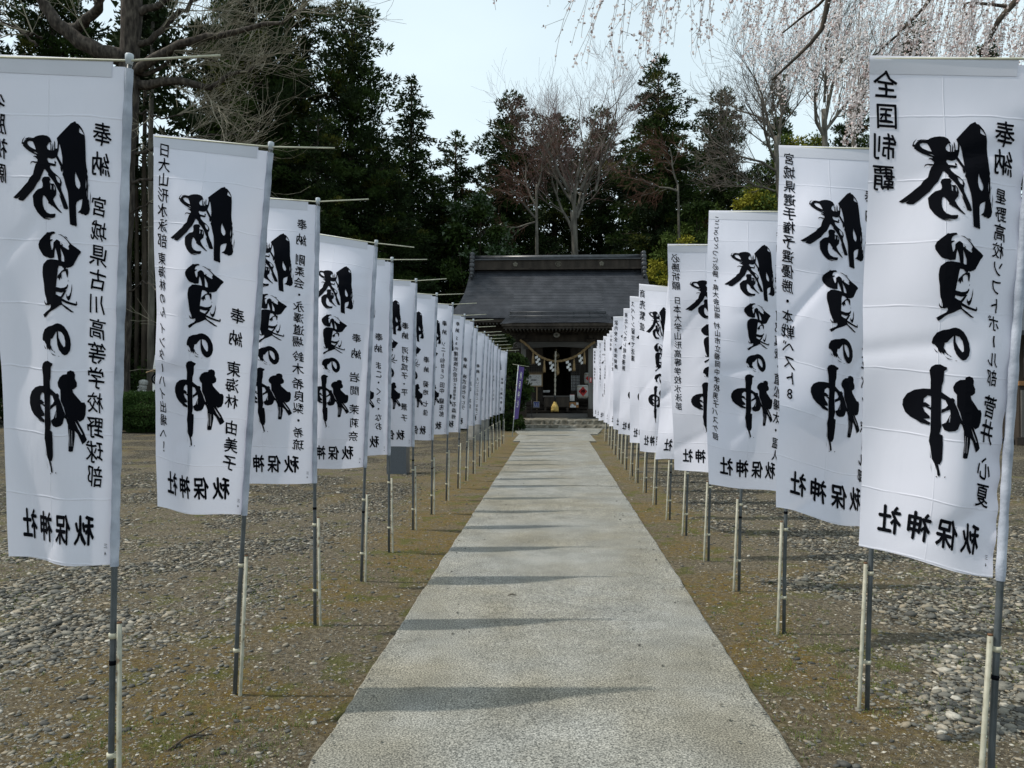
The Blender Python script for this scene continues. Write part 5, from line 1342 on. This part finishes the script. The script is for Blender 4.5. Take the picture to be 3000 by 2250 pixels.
# ------------------------------------------------------------------ trees
def conifer_mesh(Hh, Rr, n_b, per, seed, style, mats):
    """boughs round a trunk, each a chain of foliage puffs; returns V (3 per leaf), material index, bough tips"""
    r = np.random.default_rng(seed); Vs = []; mi = []; br = []
    base = style.get('base', .12); cs0 = style.get('cs', .6)
    for i in range(n_b):
        t = ((i + .5) / n_b) ** .85
        h = base + (1 - base) * t
        phi = i * 2.39996 + r.normal(0, .5)
        prof = (1 - t) ** style.get('pow', .75) * (1 + .20 * math.sin(phi * 2 + t * 9 + seed)) + .05
        reach = Rr * prof * r.uniform(style.get('lo', .55), 1.18)
        if r.random() < .12: reach *= .5
        nc = max(1, int(round(reach / (cs0 * .75))))
        tone = r.random()
        for k in range(nc):
            f = (k + 1) / nc
            q = reach * f
            z = Hh * min(h, .985) + style.get('droop', -.05) * q + style.get('tipup', .12) * (f ** 2) * reach * .5 + r.normal(0, .10)
            c = np.array([math.cos(phi) * q, math.sin(phi) * q, z]) + r.normal(0, .10, 3)
            cs = cs0 * (1.0 - .42 * f) * (.72 + .5 * r.random()) * (.62 + .5 * (1 - t) ** .5)
            n = int(per * (cs / cs0) ** 1.6)
            d = r.normal(size=(n, 3)); d /= np.linalg.norm(d, axis=1)[:, None]
            out = np.array([math.cos(phi), math.sin(phi), .15])
            rad = np.array([cs, cs, cs * style.get('flat', .55)])
            p = c + d * rad * (.3 + .7 * r.random(n) ** .5)[:, None]
            dirn = d * .8 + out * .6 + np.array([0, 0, style.get('up', .4)]) + r.normal(size=(n, 3)) * .35
            dirn /= np.linalg.norm(dirn, axis=1)[:, None]
            side = np.cross(dirn, r.normal(size=(n, 3))); side /= np.linalg.norm(side, axis=1)[:, None]
            L = style.get('leaf', .22) * (.6 + .8 * r.random(n))[:, None]
            Vs.append(np.stack([p - side * L * .26, p + side * L * .26, p + dirn * L], 1).reshape(-1, 3))
            cum = np.cumsum(style['mix']); m_ = int(np.searchsorted(cum, min(.999, max(0, tone * .75 + .25 * r.random()))))
            mi.append(np.full(n, min(m_, len(mats) - 1)))
        br.append((c, cs, Hh * h))
    V = np.concatenate(Vs); return V, np.concatenate(mi), br

def tree_proto(name, Hh, Rr, n_cl, per, seed, style, mats, trunk_r=.28):
    V, mi, br = conifer_mesh(Hh, Rr, n_cl, per, seed, style, mats)
    cm = mesh_np('crown', V, np.arange(len(V)).reshape(-1, 3), mi)
    for m in mats: cm.materials.append(M[m])
    mb = MB(); mb.tube([(0, 0, -.3), (.03, .02, Hh * .3), (-.04, .05, Hh * .6), (0, 0, Hh * .97)], [trunk_r * 1.15, trunk_r, trunk_r * .6, .03], 10)
    for c, cs, h in br[::2]:
        mb.tube([(0, 0, h - .35), (c[0] * .5, c[1] * .5, c[2] * .5 + (h - .35) * .5 + .1), tuple(c)], [.05, .035, .012], 4, cap=False)
    me = bpy.data.meshes.new('trunk'); me.from_pydata([tuple(v) for v in mb.v], [], mb.f); me.polygons.foreach_set('use_smooth', np.ones(len(mb.f), bool)); me.materials.append(M['bark']); me.update()
    return cm, me

CED = dict(mix=[.46, .36, .18], cs=.86, pow=.52, leaf=.185, base=.06)
G3, GB = ['leaf_dark', 'leaf_mid', 'leaf_olive'], ['leaf_dark', 'leaf_mid', 'leaf_brown']
PROT = {
 'a': tree_proto('a', 20, 3.6, 190, 215, 11, dict(CED), G3, .34),
 'b': tree_proto('b', 20, 3.4, 175, 215, 12, dict(CED, pow=.38, cs=.86, lo=.55), G3, .30),
 'sparse': tree_proto('s', 18, 3.0, 140, 105, 13, dict(CED, droop=-.35, tipup=-.1, up=-.3, cs=.56, leaf=.19, pow=.7, lo=.5), G3, .2),
 'layer': tree_proto('l', 21, 4.6, 230, 170, 14, dict(CED, flat=.40, cs=.80, droop=-.16, tipup=.30, pow=.68, up=.2, lo=.66), G3, .34),
 'brown': tree_proto('n', 19, 3.9, 165, 170, 15, dict(CED, mix=[.50, .34, .16], cs=.76, base=.12, pow=.58, lo=.5), GB, .28),
 'thin': tree_proto('t', 19, 2.0, 110, 130, 16, dict(CED, mix=[.45, .38, .17], cs=.54, pow=.5, base=.2, lo=.45), GB, .2),
}
HT = {'a': 20, 'b': 20, 'sparse': 18, 'layer': 21, 'brown': 19, 'thin': 19}
RD = {'a': 3.6, 'b': 3.4, 'sparse': 2.8, 'layer': 4.2, 'brown': 3.6, 'thin': 2.0}
CN = {'a': 'cedar_tree', 'b': 'cedar_tree', 'sparse': 'cypress_tree', 'layer': 'fir_tree', 'brown': 'cedar_tree', 'thin': 'cedar_tree'}
def conifer(kind, px, d, top, hw, rot, label, group='tall evergreen trees behind the banners and the shrine'):
    x, y = gx(px, d); Hh = at(px, top, d).z; sxy = 1.2 * hw / 2319 * d / RD[kind]
    e = tag(empty(CN[kind], (x, y, 0), rot), label, 'tree', group)
    e.scale = (sxy, sxy, Hh / HT[kind])
    cm, tm = PROT[kind]
    link('trunk', tm, None, e); link('crown', cm, None, e)
    return e
TREES = [
 ('a', -420, 36, -300, 220, 1.7, 'dark cedar standing beyond the left picture edge'),
 ('b', -130, 33, -420, 200, 1.0, 'dark cedar at the left picture edge with sky gaps beside it'),
 ('a', 150, 37, -260, 190, 2.0, 'dark cedar behind the knotty limbs of the big bare tree'),
 ('sparse', 240, 42, 60, 130, .4, 'thin-crowned cypress seen through the big bare tree'),
 ('b', 655, 39, -60, 95, 3.1, 'cedar with sky gaps right of the big bare trunk'),
 ('a', 735, 37, -330, 170, 4.0, 'dense dark cedar above the second left banner'),
 ('a', 840, 41, -160, 170, 5.2, 'dense dark cedar just left of the high round-topped cedar'),
 ('b', 1030, 40, -4, 160, .7, 'high round-topped cedar standing against the sky above the left banners'),
 ('sparse', 1205, 43, 214, 150, 2.2, 'sparse drooping cypress right of the high round-topped cedar'),
 ('thin', 1335, 46, 388, 95, 1.5, 'slender pointed cedar left of the shrine roof'),
 ('a', 930, 36, 330, 150, 2.6, 'lower dark cedar filling the gap above the third left banner'),
 ('a', 1120, 38, 420, 150, 3.9, 'lower dark cedar above the sixth left banner'),
 ('b', 1270, 42, 520, 130, 4.4, 'low bushy cedar between the left banners and the shrine roof'),
 ('a', 450, 46, 470, 170, .9, 'shaded cedar deep behind the clipped hedge'),
 ('a', 640, 47, 380, 170, .2, 'shaded cedar deep behind the second left banner'),
 ('a', 240, 48, 330, 200, 2.9, 'shaded cedar deep behind the stone statue'),
 ('brown', 1500, 47, 275, 150, 1.1, 'rusty-tinged cedar above the left end of the shrine roof'),
 ('b', 1625, 52, 330, 130, 2.4, 'cedar half hidden by the pale bare tree behind the shrine'),
 ('brown', 1760, 54, 318, 125, .5, 'brown-tipped cedar right of the pale bare trunk behind the shrine'),
 ('layer', 1930, 46, 165, 175, 0, 'tall layered fir rising above the right end of the shrine roof'),
 ('brown', 2112, 50, 262, 140, 2.0, 'brown-crowned cedar right of the tall layered fir'),
 ('thin', 2290, 50, 214, 60, 3.0, 'narrow ragged cedar behind the blossom, left of the second right banner'),
 ('b', 2230, 55, 480, 110, 4.0, 'low dark cedar behind the fourth right banner'),
 ('brown', 2500, 46, 300, 110, 1.6, 'brownish cedar between the blossom and the nearest right banner'),
 ('brown', 2680, 48, 50, 130, 2.7, 'tall rust-brown cedar behind the blossoming branches'),
 ('a', 2900, 50, 120, 150, 3.3, 'dark cedar behind the nearest right banner'),
 ('a', 2010, 58, 420, 130, 5.0, 'dark cedar far behind the third right banner'),
 ('thin', 1850, 60, 400, 90, 1.9, 'slim cedar seen behind the tall layered fir'),
]
for t_ in TREES: conifer(*t_)

def rocky(name, px, d, top, hw, hz, m2, label, seed, leaf=.13, n_cl=60, per=240, group=None, cat_='tree', base=.15):
    """broad-leaved or bamboo mass: stems and puffs of leaves"""
    x, y = gx(px, d); Hh = at(px, top, d).z; Rr = hw / 2319 * d
    e = tag(empty(name, (x, y, 0)), label, cat_, group)
    r = np.random.default_rng(seed); Vs = []; mi = []
    mb = MB()
    for i in range(n_cl):
        t = r.random(); phi = r.random() * 6.283; h = Hh * (base + (1 - base) * (t ** .8)) 
        rr = Rr * math.sqrt(max(.02, 1 - ((h / Hh - .45) / .62) ** 2)) * r.random() ** .4
        cs = hz * (.6 + .6 * r.random())
        c = (rr * math.cos(phi), rr * math.sin(phi), min(h, Hh - cs * .5))
        v = leafball(c, (cs, cs, cs * .7), int(per * (.5 + r.random())), leaf, r, up=-.1, hollow=.25)
        Vs.append(v); mi.append(np.full(len(v) // 3, r.integers(0, len(m2))))
        if i % 3 == 0: mb.tube([(c[0] * .1, c[1] * .1, -.2), (c[0] * .5, c[1] * .5, c[2] * .55), c], [.07, .04, .015], 5, cap=False)
    V = np.concatenate(Vs)
    cm = mesh_np('crown', V, np.arange(len(V)).reshape(-1, 3), np.concatenate(mi))
    for m in m2: cm.materials.append(M[m])
    link('crown', cm, None, e)
    mb.build('trunk', M['bark'], e)
    return e
rocky('broadleaf_tree', 1400, 41, 585, 110, .75, ['leaf_glossy', 'leaf_mid'], 'glossy-leaved evergreen tree behind the left end of the shrine roof', 21, .17, 80, 260)
rocky('bamboo_thicket', 2195, 43, 545, 95, .7, ['leaf_bamboo', 'leaf_bamboo_green', 'leaf_bamboo'], 'bright yellow-green bamboo thicket above the third right banner', 22, .16, 60, 240, group='bamboo thickets right of the shrine', cat_='bamboo')
rocky('bamboo_thicket', 2055, 42, 600, 80, .65, ['leaf_bamboo_green', 'leaf_mid'], 'deep green bamboo thicket above the fourth right banner', 23, .16, 60, 240, group='bamboo thickets right of the shrine', cat_='bamboo')
rocky('bamboo_thicket', 1985, 40, 690, 85, .6, ['leaf_bamboo', 'leaf_bamboo_green'], 'yellow-green bamboo thicket beside the right end of the shrine roof', 24, .15, 50, 240, group='bamboo thickets right of the shrine', cat_='bamboo')
rocky('bamboo_thicket', 2345, 47, 395, 110, .8, ['leaf_bamboo', 'leaf_bamboo_green'], 'tall yellow-green bamboo thicket just above the second right banner', 25, .16, 70, 200, group='bamboo thickets right of the shrine', cat_='bamboo')
rocky('bamboo_thicket', 1945, 44, 760, 60, .5, ['leaf_bamboo_green', 'leaf_bamboo'], 'low bamboo thicket touching the right roof edge of the shrine', 26, .14, 40, 220, group='bamboo thickets right of the shrine', cat_='bamboo')
rocky('dark_shrub', 1508, 28.2, 1040, 32, .26, ['leaf_dark', 'leaf_mid'], 'dark evergreen shrub between the last left banner and the shrine steps', 27, .10, 60, 300, cat_='shrub', base=.02)
rocky('dark_shrub', 1470, 29.5, 985, 30, .26, ['leaf_dark', 'leaf_olive'], 'taller dark conifer shrub under the left shrine eave', 28, .10, 60, 260, cat_='shrub', base=.02)
rocky('dark_shrub', 1330, 30, 1120, 75, .4, ['leaf_dark', 'leaf_mid'], 'broad dark shrub behind the round concrete basin', 29, .12, 60, 260, cat_='shrub', base=.02)
rocky('dark_shrub', 1120, 33, 1040, 150, .6, ['leaf_dark', 'leaf_mid'], 'wide shaded shrub behind the middle left banners', 30, .14, 80, 260, cat_='shrub', base=.02)
rocky('dark_shrub', 560, 36, 1010, 170, .6, ['leaf_dark', 'leaf_mid'], 'wide shaded shrub behind the second left banner', 31, .14, 80, 260, cat_='shrub', base=.02)
rocky('dark_shrub', 250, 35, 1060, 130, .6, ['leaf_dark', 'leaf_mid'], 'shaded shrub behind the nearest left banner', 32, .14, 60, 260, cat_='shrub', base=.02)
rocky('dark_shrub', -60, 34, 1020, 200, .6, ['leaf_dark', 'leaf_mid'], 'shaded shrub left of the nearest left banner', 35, .14, 60, 260, cat_='shrub', base=.02)
rocky('dark_shrub', 395, 38, 1060, 60, .5, ['leaf_dark', 'leaf_mid'], 'shaded shrub in the gap behind the stone statue', 34, .14, 50, 240, cat_='shrub', base=.02)
rocky('dark_shrub', 2300, 45, 880, 420, .9, ['leaf_dark', 'leaf_mid'], 'long shaded shrubbery hidden behind the right banners', 33, .2, 110, 240, cat_='shrub', base=.02)

# bare trees ----------------------------------------------------------------
def prism(segs, n):
    S = np.array([[*a, *b, ra, rb] for a, b, ra, rb in segs], float)
    p0, p1, r0, r1 = S[:, :3], S[:, 3:6], S[:, 6:7], S[:, 7:8]
    d = p1 - p0; d /= np.maximum(np.linalg.norm(d, axis=1), 1e-9)[:, None]
    ref = np.where(np.abs(d[:, 2:3]) > .9, np.array([[1., 0, 0]]), np.array([[0., 0, 1.]]))
    u = np.cross(d, ref); u /= np.linalg.norm(u, axis=1)[:, None]; w_ = np.cross(d, u)
    k = len(S); V = np.zeros((k, 2 * n, 3))
    for i in range(n):
        a = 2 * math.pi * i / n; o = u * math.cos(a) + w_ * math.sin(a)
        V[:, i] = p0 + o * r0; V[:, n + i] = p1 + o * r1
    F = np.array([(i, (i + 1) % n, n + (i + 1) % n, n + i) for i in range(n)])
    F = (F[None] + (np.arange(k) * 2 * n)[:, None, None]).reshape(-1, 4)
    return V.reshape(-1, 3), F

def grow(p, d, L, r, lev, rr, segs, sp, st):
    """recursive branching; st: spread, bend, up, kids"""
    k = 4 if lev > 1 else 3
    pts = [p]; dd = d.copy()
    for i in range(k):
        dd = (dd + Vector((rr.gauss(0, 1), rr.gauss(0, 1), rr.gauss(0, 1))) * st['wob'] + Vector((0, 0, st['up'] * (1 if lev > 0 else 1.6)))).normalized()
        q = pts[-1] + dd * L / k
        r0 = r * (1 - .55 * i / k); r1 = r * (1 - .55 * (i + 1) / k)
        segs[lev].append((pts[-1], q, max(r0, st['rmin']), max(r1, st['rmin'] * .8)))
        pts.append(q)
        if lev > 0 and i >= st.get('first', 1) - 1:
            for _ in range(st['kids'][lev]):
                if rr.random() > .85: continue
                ax = dd.orthogonal().normalized(); ax.rotate(Matrix.Rotation(rr.random() * 6.283, 3, dd))
                nd = dd.copy(); nd.rotate(Matrix.Rotation(rr.uniform(*st['spread']), 3, ax))
                grow(q if rr.random() < .6 else pts[-2].lerp(q, rr.random()), nd, L * rr.uniform(*sp), r1 * rr.uniform(.40, .65), lev - 1, rr, segs, sp, st)

def bare_tree(name, px, d, forks, label, seed, trunk_pts, trunk_r, mtrunk, mtwig, st, lev=3, group=None, L0=3.2, cat_='tree'):
    """trunk_pts, forks in photo pixels at distance d; forks: list of (start, towards, length factor, radius)"""
    x, y = gx(px, d); O = Vector((x, y, 0)); rr = random.Random(seed)
    e = tag(empty(name, O), label, cat_, group)
    mb = MB(); tp = [at(a, b, d) - O for a, b in trunk_pts]; tp[0].z = -.2; tp[0].y = 0
    mb.tube(resample(tp, 16), list(np.linspace(trunk_r[0], trunk_r[1], 16)), 12)
    segs = {i: [] for i in range(lev + 1)}
    for (a, b, lf, r_) in forks:
        p0, p1 = at(*a, d) - O, at(*b, d) - O
        dv = (p1 - p0); dv.y += rr.uniform(-.5, .5) * dv.length
        grow(p0, dv.normalized(), L0 * lf, r_, lev, rr, segs, (.5, .78), st)
    big = [s for l in range(max(1, lev - 1), lev + 1) for s in segs[l]]
    small = [s for l in range(0, max(1, lev - 1)) for s in segs[l]]
    mb.build('trunk', M[mtrunk], e)
    V, F = prism(big, 6); link('branches', mesh_np('branches', V, F, smooth=True), M[mtrunk], e)
    V, F = prism(small, 3); link('twigs', mesh_np('twigs', V, F), M[mtwig], e)
    return e, segs, O
ST = dict(wob=.16, up=.10, rmin=.005, kids={3: 2, 2: 2, 1: 2}, spread=(.35, .9))
bare_tree('bare_tree', 1683, 43, [((1683, 690), (1610, 560), 1.6, .10), ((1683, 600), (1550, 400), 1.7, .09), ((1690, 640), (1810, 470), 1.6, .09), ((1640, 470), (1560, 330), 1.2, .05), ((1683, 690), (1640, 560), 1.5, .12), ((1683, 640), (1700, 480), 1.7, .13), ((1683, 640), (1765, 520), 1.8, .12), ((1683, 600), (1655, 400), 1.9, .12), ((1700, 560), (1760, 330), 1.9, .10), ((1668, 560), (1600, 330), 1.9, .10), ((1690, 520), (1705, 300), 1.8, .09), ((1745, 560), (1790, 380), 1.5, .08), ((1765, 480), (1830, 300), 1.5, .07)],
          'tall bare tree with a pale forked trunk rising behind the shrine roof', 41, [(1683, 1138), (1685, 900), (1684, 740), (1680, 620)], (.26, .17), 'bark_grey', 'twig_pink', dict(ST, kids={3: 2, 2: 3, 1: 3}, rmin=.0045, first=2), group='bare leafless trees', L0=1.95)
STR = dict(ST, up=-.01, wob=.2, kids={3: 2, 2: 2, 1: 2}, rmin=.006)
bare_tree('bare_tree', 1560, 42.5, [((1570, 640), (1480, 560), 1.3, .07), ((1570, 600), (1470, 470), 1.4, .07), ((1572, 560), (1600, 420), 1.2, .06), ((1570, 650), (1440, 640), 1.2, .06)],
          'reddish-twigged bare tree above the left half of the shrine roof', 42, [(1575, 1138), (1574, 850), (1572, 640), (1572, 540)], (.14, .07), 'bark_grey', 'twig_red', STR, group='bare leafless trees', L0=1.7)
bare_tree('bare_tree', 1960, 41, [((1985, 560), (1880, 500), 1.2, .06), ((1985, 540), (1930, 400), 1.2, .05)],
          'slight rusty-twigged bare tree in front of the layered fir', 47, [(1990, 1138), (1990, 760), (1986, 540)], (.10, .05), 'bark_grey', 'twig_red', dict(STR, kids={3: 2, 2: 2, 1: 2}), group='bare leafless trees', L0=1.6)
bare_tree('bare_tree', 2285, 36, [((2270, 470), (2190, 330), 1.5, .08), ((2275, 420), (2230, 200), 1.8, .08), ((2280, 430), (2330, 230), 1.6, .08), ((2270, 500), (2130, 420), 1.5, .06), ((2272, 380), (2150, 200), 1.6, .06), ((2270, 560), (2080, 540), 1.3, .05)],
          'bare grey tree leaning left of the second right banner', 43, [(2300, 1138), (2292, 700), (2278, 520), (2272, 400)], (.17, .09), 'bark_grey', 'twig_grey', dict(ST, kids={3: 2, 2: 2, 1: 2}, rmin=.006), group='bare leafless trees', L0=1.9)
bare_tree('bare_tree', 2420, 37, [((2415, 400), (2350, 230), 1.6, .09), ((2418, 350), (2440, 130), 1.8, .09), ((2420, 380), (2520, 200), 1.6, .08), ((2415, 300), (2390, 60), 1.7, .07)],
          'bare grey tree with several straight stems above the second right banner', 44, [(2425, 1138), (2420, 600), (2416, 400), (2414, 320)], (.2, .12), 'bark_grey', 'twig_grey', dict(ST, kids={3: 2, 2: 2, 1: 2}, rmin=.006), group='bare leafless trees', L0=2.0)
bare_tree('bare_tree', 2500, 40, [((2500, 360), (2560, 150), 1.6, .09), ((2500, 330), (2480, 100), 1.8, .08), ((2500, 380), (2620, 260), 1.4, .07)],
          'bare grey tree behind the left edge of the nearest right banner', 45, [(2500, 1138), (2502, 600), (2500, 330)], (.2, .1), 'bark_grey', 'twig_grey', dict(ST, rmin=.006), group='bare leafless trees', L0=2.0)

# big old bare tree at the left -------------------------------------------------
gd = 29.0; gxx, gyy = gx(345, gd); GO = Vector((gxx, gyy, 0))
gk = tag(empty('old_bare_tree', GO), 'huge old bare tree with gnarled limbs above the nearest left banner', 'tree')
mb = MB(); tp = [at(a, b, gd) - GO for a, b in ((335, 1138), (345, 800), (360, 500), (380, 160), (386, 0), (380, -250), (400, -500))]; tp[0].z = -.3; tp[0].y = 0
tr = resample(tp, 30); mb.tube(tr, [.55 - .010 * i + .03 * math.sin(i * 1.3) for i in range(30)], 16); mb.build('trunk', M['bark_ginkgo'], gk)
LIMBS = [([(375, 175), (338, 163), (285, 150), (195, 94), (138, 24), (90, -60)], .34, .16), ([(195, 94), (244, 61), (285, 24), (301, -30)], .2, .14),
         ([(395, 135), (440, 112), (480, 85), (525, 37), (578, 0), (640, -60)], .13, .05), ([(395, 215), (440, 180), (508, 134), (610, 106), (773, 81), (895, 24)], .19, .04),
         ([(385, 262), (427, 250), (529, 240), (618, 256), (667, 228), (750, 190)], .2, .04), ([(385, 205), (430, 215), (480, 190), (540, 165), (640, 180)], .1, .03),
         ([(375, 470), (430, 440), (520, 420), (600, 400), (700, 395)], .07, .02), ([(372, 540), (440, 520), (500, 500), (590, 470), (680, 440)], .06, .02),
         ([(378, 60), (450, 20), (520, -20), (620, -60)], .16, .06), ([(120, 115), (95, 100), (80, 95)], .05, .03), ([(110, 135), (60, 90), (0, 60), (-60, 20)], .05, .02),
         ([(368, 640), (420, 600), (470, 590), (520, 560)], .04, .015), ([(365, 860), (420, 830), (450, 840), (470, 870)], .03, .012), ([(376, 330), (430, 330), (480, 345), (540, 330)], .05, .02)]
segs = {i: [] for i in range(4)}; rr = random.Random(9)
GST = dict(wob=.19, up=.08, rmin=.0065, kids={2: 2, 1: 2}, spread=(.25, .8))
for li, (pts, r0, r1) in enumerate(LIMBS):
    dz = rr.uniform(-1.2, .4)
    P3 = [at(a, b, gd + dz * i / len(pts) * 1.5) - GO for i, (a, b) in enumerate(pts)]
    rs = resample(P3, 14)
    for i in range(1, 13): rs[i] = rs[i] + Vector((rr.gauss(0, .04), rr.gauss(0, .04), rr.gauss(0, .05)))
    mbl = MB(); mbl.tube(rs, list(np.linspace(r0, r1, 14)), 8); mbl.build('limb', M['bark_ginkgo'], gk)
    n_ = {0: 2, 1: 2, 3: 8, 4: 8, 5: 3}.get(li, 3)
    for k in range(n_):
        i = 3 + int(rr.random() * 10); p = rs[i]; t_ = (rs[min(i + 1, 13)] - rs[i - 1]).normalized()
        sgn = 1 if rr.random() < .5 else -1
        nd = (t_ * .8 + Vector((rr.uniform(.0, .7) if pts[-1][0] > 300 else rr.uniform(-.6, .3), rr.uniform(-.5, .5), sgn * rr.uniform(.15, .7)))).normalized()
        grow(p, nd, rr.uniform(1.3, 2.8), .026, 2, rr, segs, (.5, .85), GST)
V, F = prism(segs[2] + segs[1], 4); link('branches', mesh_np('branches', V, F), M['twig_pale'], gk)
V, F = prism(segs[0], 3); link('twigs', mesh_np('twigs', V, F), M['twig_pale'], gk)
# plain trunks in the wood behind
for (px, d, wd, lab, m) in ((439, 31, .125, 'pale straight cedar trunk behind the stone statue', 'bark_grey'), (420, 34, .12, 'brown cedar trunk just left of the pale straight one', 'bark'), (398, 36, .10, 'thin dark trunk left of the brown one in the shaded wood', 'bark'), (604, 38, .14, 'dark straight trunk crossing a sky gap left of the second banner top', 'bark')):
    x, y = gx(px, d); e = tag(empty('cedar_tree', (x, y, 0)), lab, 'tree')
    mb = MB(); mb.tube([(0, 0, -.2), (.05, 0, 5), (-.05, .1, 11), (.1, 0, 17)], [wd * 1.15, wd, wd * .8, wd * .5], 10); mb.build('trunk', M[m], e)
    r = np.random.default_rng(px); Vs = []
    for k in range(26):
        a = r.random() * 6.28; h = 10 + 9 * r.random(); q = 1.6 * (1 - (h - 10) / 10)
        Vs.append(leafball((q * math.cos(a), q * math.sin(a), h), (.8, .8, .4), 90, .26, r, hollow=.3))
    V = np.concatenate(Vs); link('crown', mesh_np('crown', V, np.arange(len(V)).reshape(-1, 3)), M['leaf_dark'], e)

# weeping cherry ---------------------------------------------------------------
cxx, cyy = 9.6, 13.0
CO = Vector((cxx, cyy, 0)); ch = tag(empty('weeping_cherry_tree', CO), 'weeping cherry in pale pink blossom hanging over the right banners', 'tree')
mb = MB(); mb.tube(resample([Vector((0, 0, -.3)), Vector((.1, .1, 2.2)), Vector((-.1, 0, 4.2)), Vector((-.5, -.2, 6.2))], 14), list(np.linspace(.42, .24, 14)), 14); mb.build('trunk', M['bark'], ch)
def cw(px, py, d): return at(px, py, d) - CO
CL = [([Vector((-.5, -.2, 6.0)), cw(2950, -330, 11.5), cw(2640, -330, 10.6), cw(2300, -250, 9.8), cw(2000, -190, 9.3), cw(1730, -160, 9.0)], .16, .03),
      ([cw(2640, -330, 10.6), cw(2500, -160, 10.3), cw(2425, 0, 10.2), cw(2415, 70, 10.2), cw(2370, 132, 10.2), cw(2262, 234, 10.2)], .075, .012),
      ([cw(2500, -160, 10.3), cw(2420, -10, 10.4), cw(2350, 50, 10.6), cw(2292, 97, 10.8)], .03, .01),
      ([Vector((-.4, -.1, 5.6)), cw(3150, -120, 12), cw(2960, 20, 12), cw(2905, 100, 12), cw(2870, 160, 12)], .12, .03),
      ([Vector((-.4, -.1, 5.8)), cw(3000, -260, 13), cw(2780, -60, 13), cw(2700, 30, 13), cw(2610, 120, 13), cw(2560, 165, 13)], .10, .015),
      ([cw(2780, -60, 13), cw(2650, -150, 13.5), cw(2480, -120, 14), cw(2330, -80, 14.5), cw(2230, -40, 15)], .07, .015),
      ([cw(2960, 20, 12), cw(2830, 10, 12.3), cw(2840, 60, 12.3), cw(2850, 90, 12.3)], .03, .008),
      ([Vector((-.4, -.1, 5.8)), cw(3100, -300, 15), cw(2850, -250, 15.5), cw(2600, -200, 16)], .12, .03)]
for pts, r0, r1 in CL:
    mb = MB(); rs = resample(pts, 16); mb.tube(rs, list(np.linspace(r0, r1, 16)), 8); mb.build('limb', M['bark'], ch)
r = np.random.default_rng(77)
tw = []; BV = []; BT = []
def strand(p0, L, lean, sway, dens, size):
    n = max(5, int(L / .16)); p = Vector(p0); d = Vector((lean, r.normal(0, .12), -.6)).normalized()
    s = L / n
    for i in range(n):
        d = (d + Vector((r.normal(0, .09) + lean * .05 + sway, r.normal(0, .07), -.22))).normalized()
        q = p + d * s
        tw.append((p.copy(), q.copy(), max(.0028, .0055 * (1 - i / n)), max(.0022, .0055 * (1 - (i + 1) / n))))
        if i > 0:
            nb = r.poisson(dens * s * 10)
            for _ in range(nb):
                f = r.random(); c = p.lerp(q, f) + Vector(r.normal(0, .018, 3))
                BV.append((c.x, c.y, c.z, size * r.uniform(.6, 1.2)))
            if r.random() < .25 and L > .7:                    # short side twig
                dq = (d + Vector((r.normal(0, .7), r.normal(0, .5), .1))).normalized(); e_ = q + dq * r.uniform(.08, .3)
                tw.append((q.copy(), e_, .003, .002))
                for _ in range(r.poisson(dens * 1.5)):
                    c = q.lerp(e_, r.random()) + Vector(r.normal(0, .015, 3)); BV.append((c.x, c.y, c.z, size * r.uniform(.6, 1.1)))
        p = q
# sparse group against the open sky
for k in range(46):
    px = 1725 + 460 * (k + r.random()) / 46
    if 2090 < px < 2140: continue
    top = cw(px + r.uniform(0, 50), r.uniform(-190, -90), 9.0 + r.uniform(-.3, .9))
    endy = np.interp(px, [1725, 1800, 1860, 1960, 2010, 2060, 2185], [215, 225, 200, 180, 170, 90, 95]) * r.uniform(.45, 1.0)
    L = (endy + 140) / 2319 * 9.3
    strand(top, L, -.35 if px < 1800 else -.12, -.012 if px < 1850 else -.003, 1.9 if px > 1780 else 1.0, .019)
for px, e_ in ((1446, 25), (1620, 8)):
    strand(cw(px + 10, -150, 9.2), (e_ + 150) / 2319 * 9.2, -.1, 0, 1.5, .017)
# dense curtain on the right
for k in range(250):
    d = r.uniform(9.6, 16.5); px = 2190 + 900 * r.random() ** .85
    low = np.interp(px, [2190, 2260, 2350, 2450, 2560, 2700, 3100], [130, 210, 270, 300, 380, 300, 260])
    y0 = r.uniform(-260, low * .62); L = max(.5, (low * r.uniform(.55, 1.1) - y0) / 2319 * d)
    strand(cw(px, y0, d), min(L, 2.6), r.uniform(-.5, .05), -.006, 4.2, .0185)
for k in range(26):                                                # tufts reaching down behind the second right banner
    d = r.uniform(11, 13); strand(cw(r.uniform(2455, 2545), r.uniform(180, 330), d), r.uniform(.3, .9), -.1, 0, 4.5, .020)
V, F = prism(tw, 3); link('twigs', mesh_np('twigs', V, F), M['twig_grey'], ch)
B_ = np.array(BV); n_ = len(B_)
print('blossoms', n_)
nrm = r.normal(size=(n_, 3)); nrm /= np.linalg.norm(nrm, axis=1)[:, None]
u_ = np.cross(nrm, r.normal(size=(n_, 3))); u_ /= np.linalg.norm(u_, axis=1)[:, None]; w_ = np.cross(nrm, u_)
s_ = B_[:, 3:4]; c_ = B_[:, :3]
star = []
for k in range(5):
    a0 = 2 * math.pi * k / 5; star.append(c_ + (u_ * math.cos(a0) + w_ * math.sin(a0)) * s_ + nrm * s_ * .35)
V = np.stack([c_] + star, 1).reshape(-1, 3)
F = np.array([(0, 1, 2), (0, 2, 3), (0, 3, 4), (0, 4, 5), (0, 5, 1)]); F = (F[None] + (np.arange(n_) * 6)[:, None, None]).reshape(-1, 3)
mi = np.repeat((r.random(n_) < .18).astype(int), 5)
bl = mesh_np('blossoms', V, F, mi); bl.materials.append(M['blossom']); bl.materials.append(M['bud'])
tag(link('blossoms', bl, None, ch), kind='stuff')
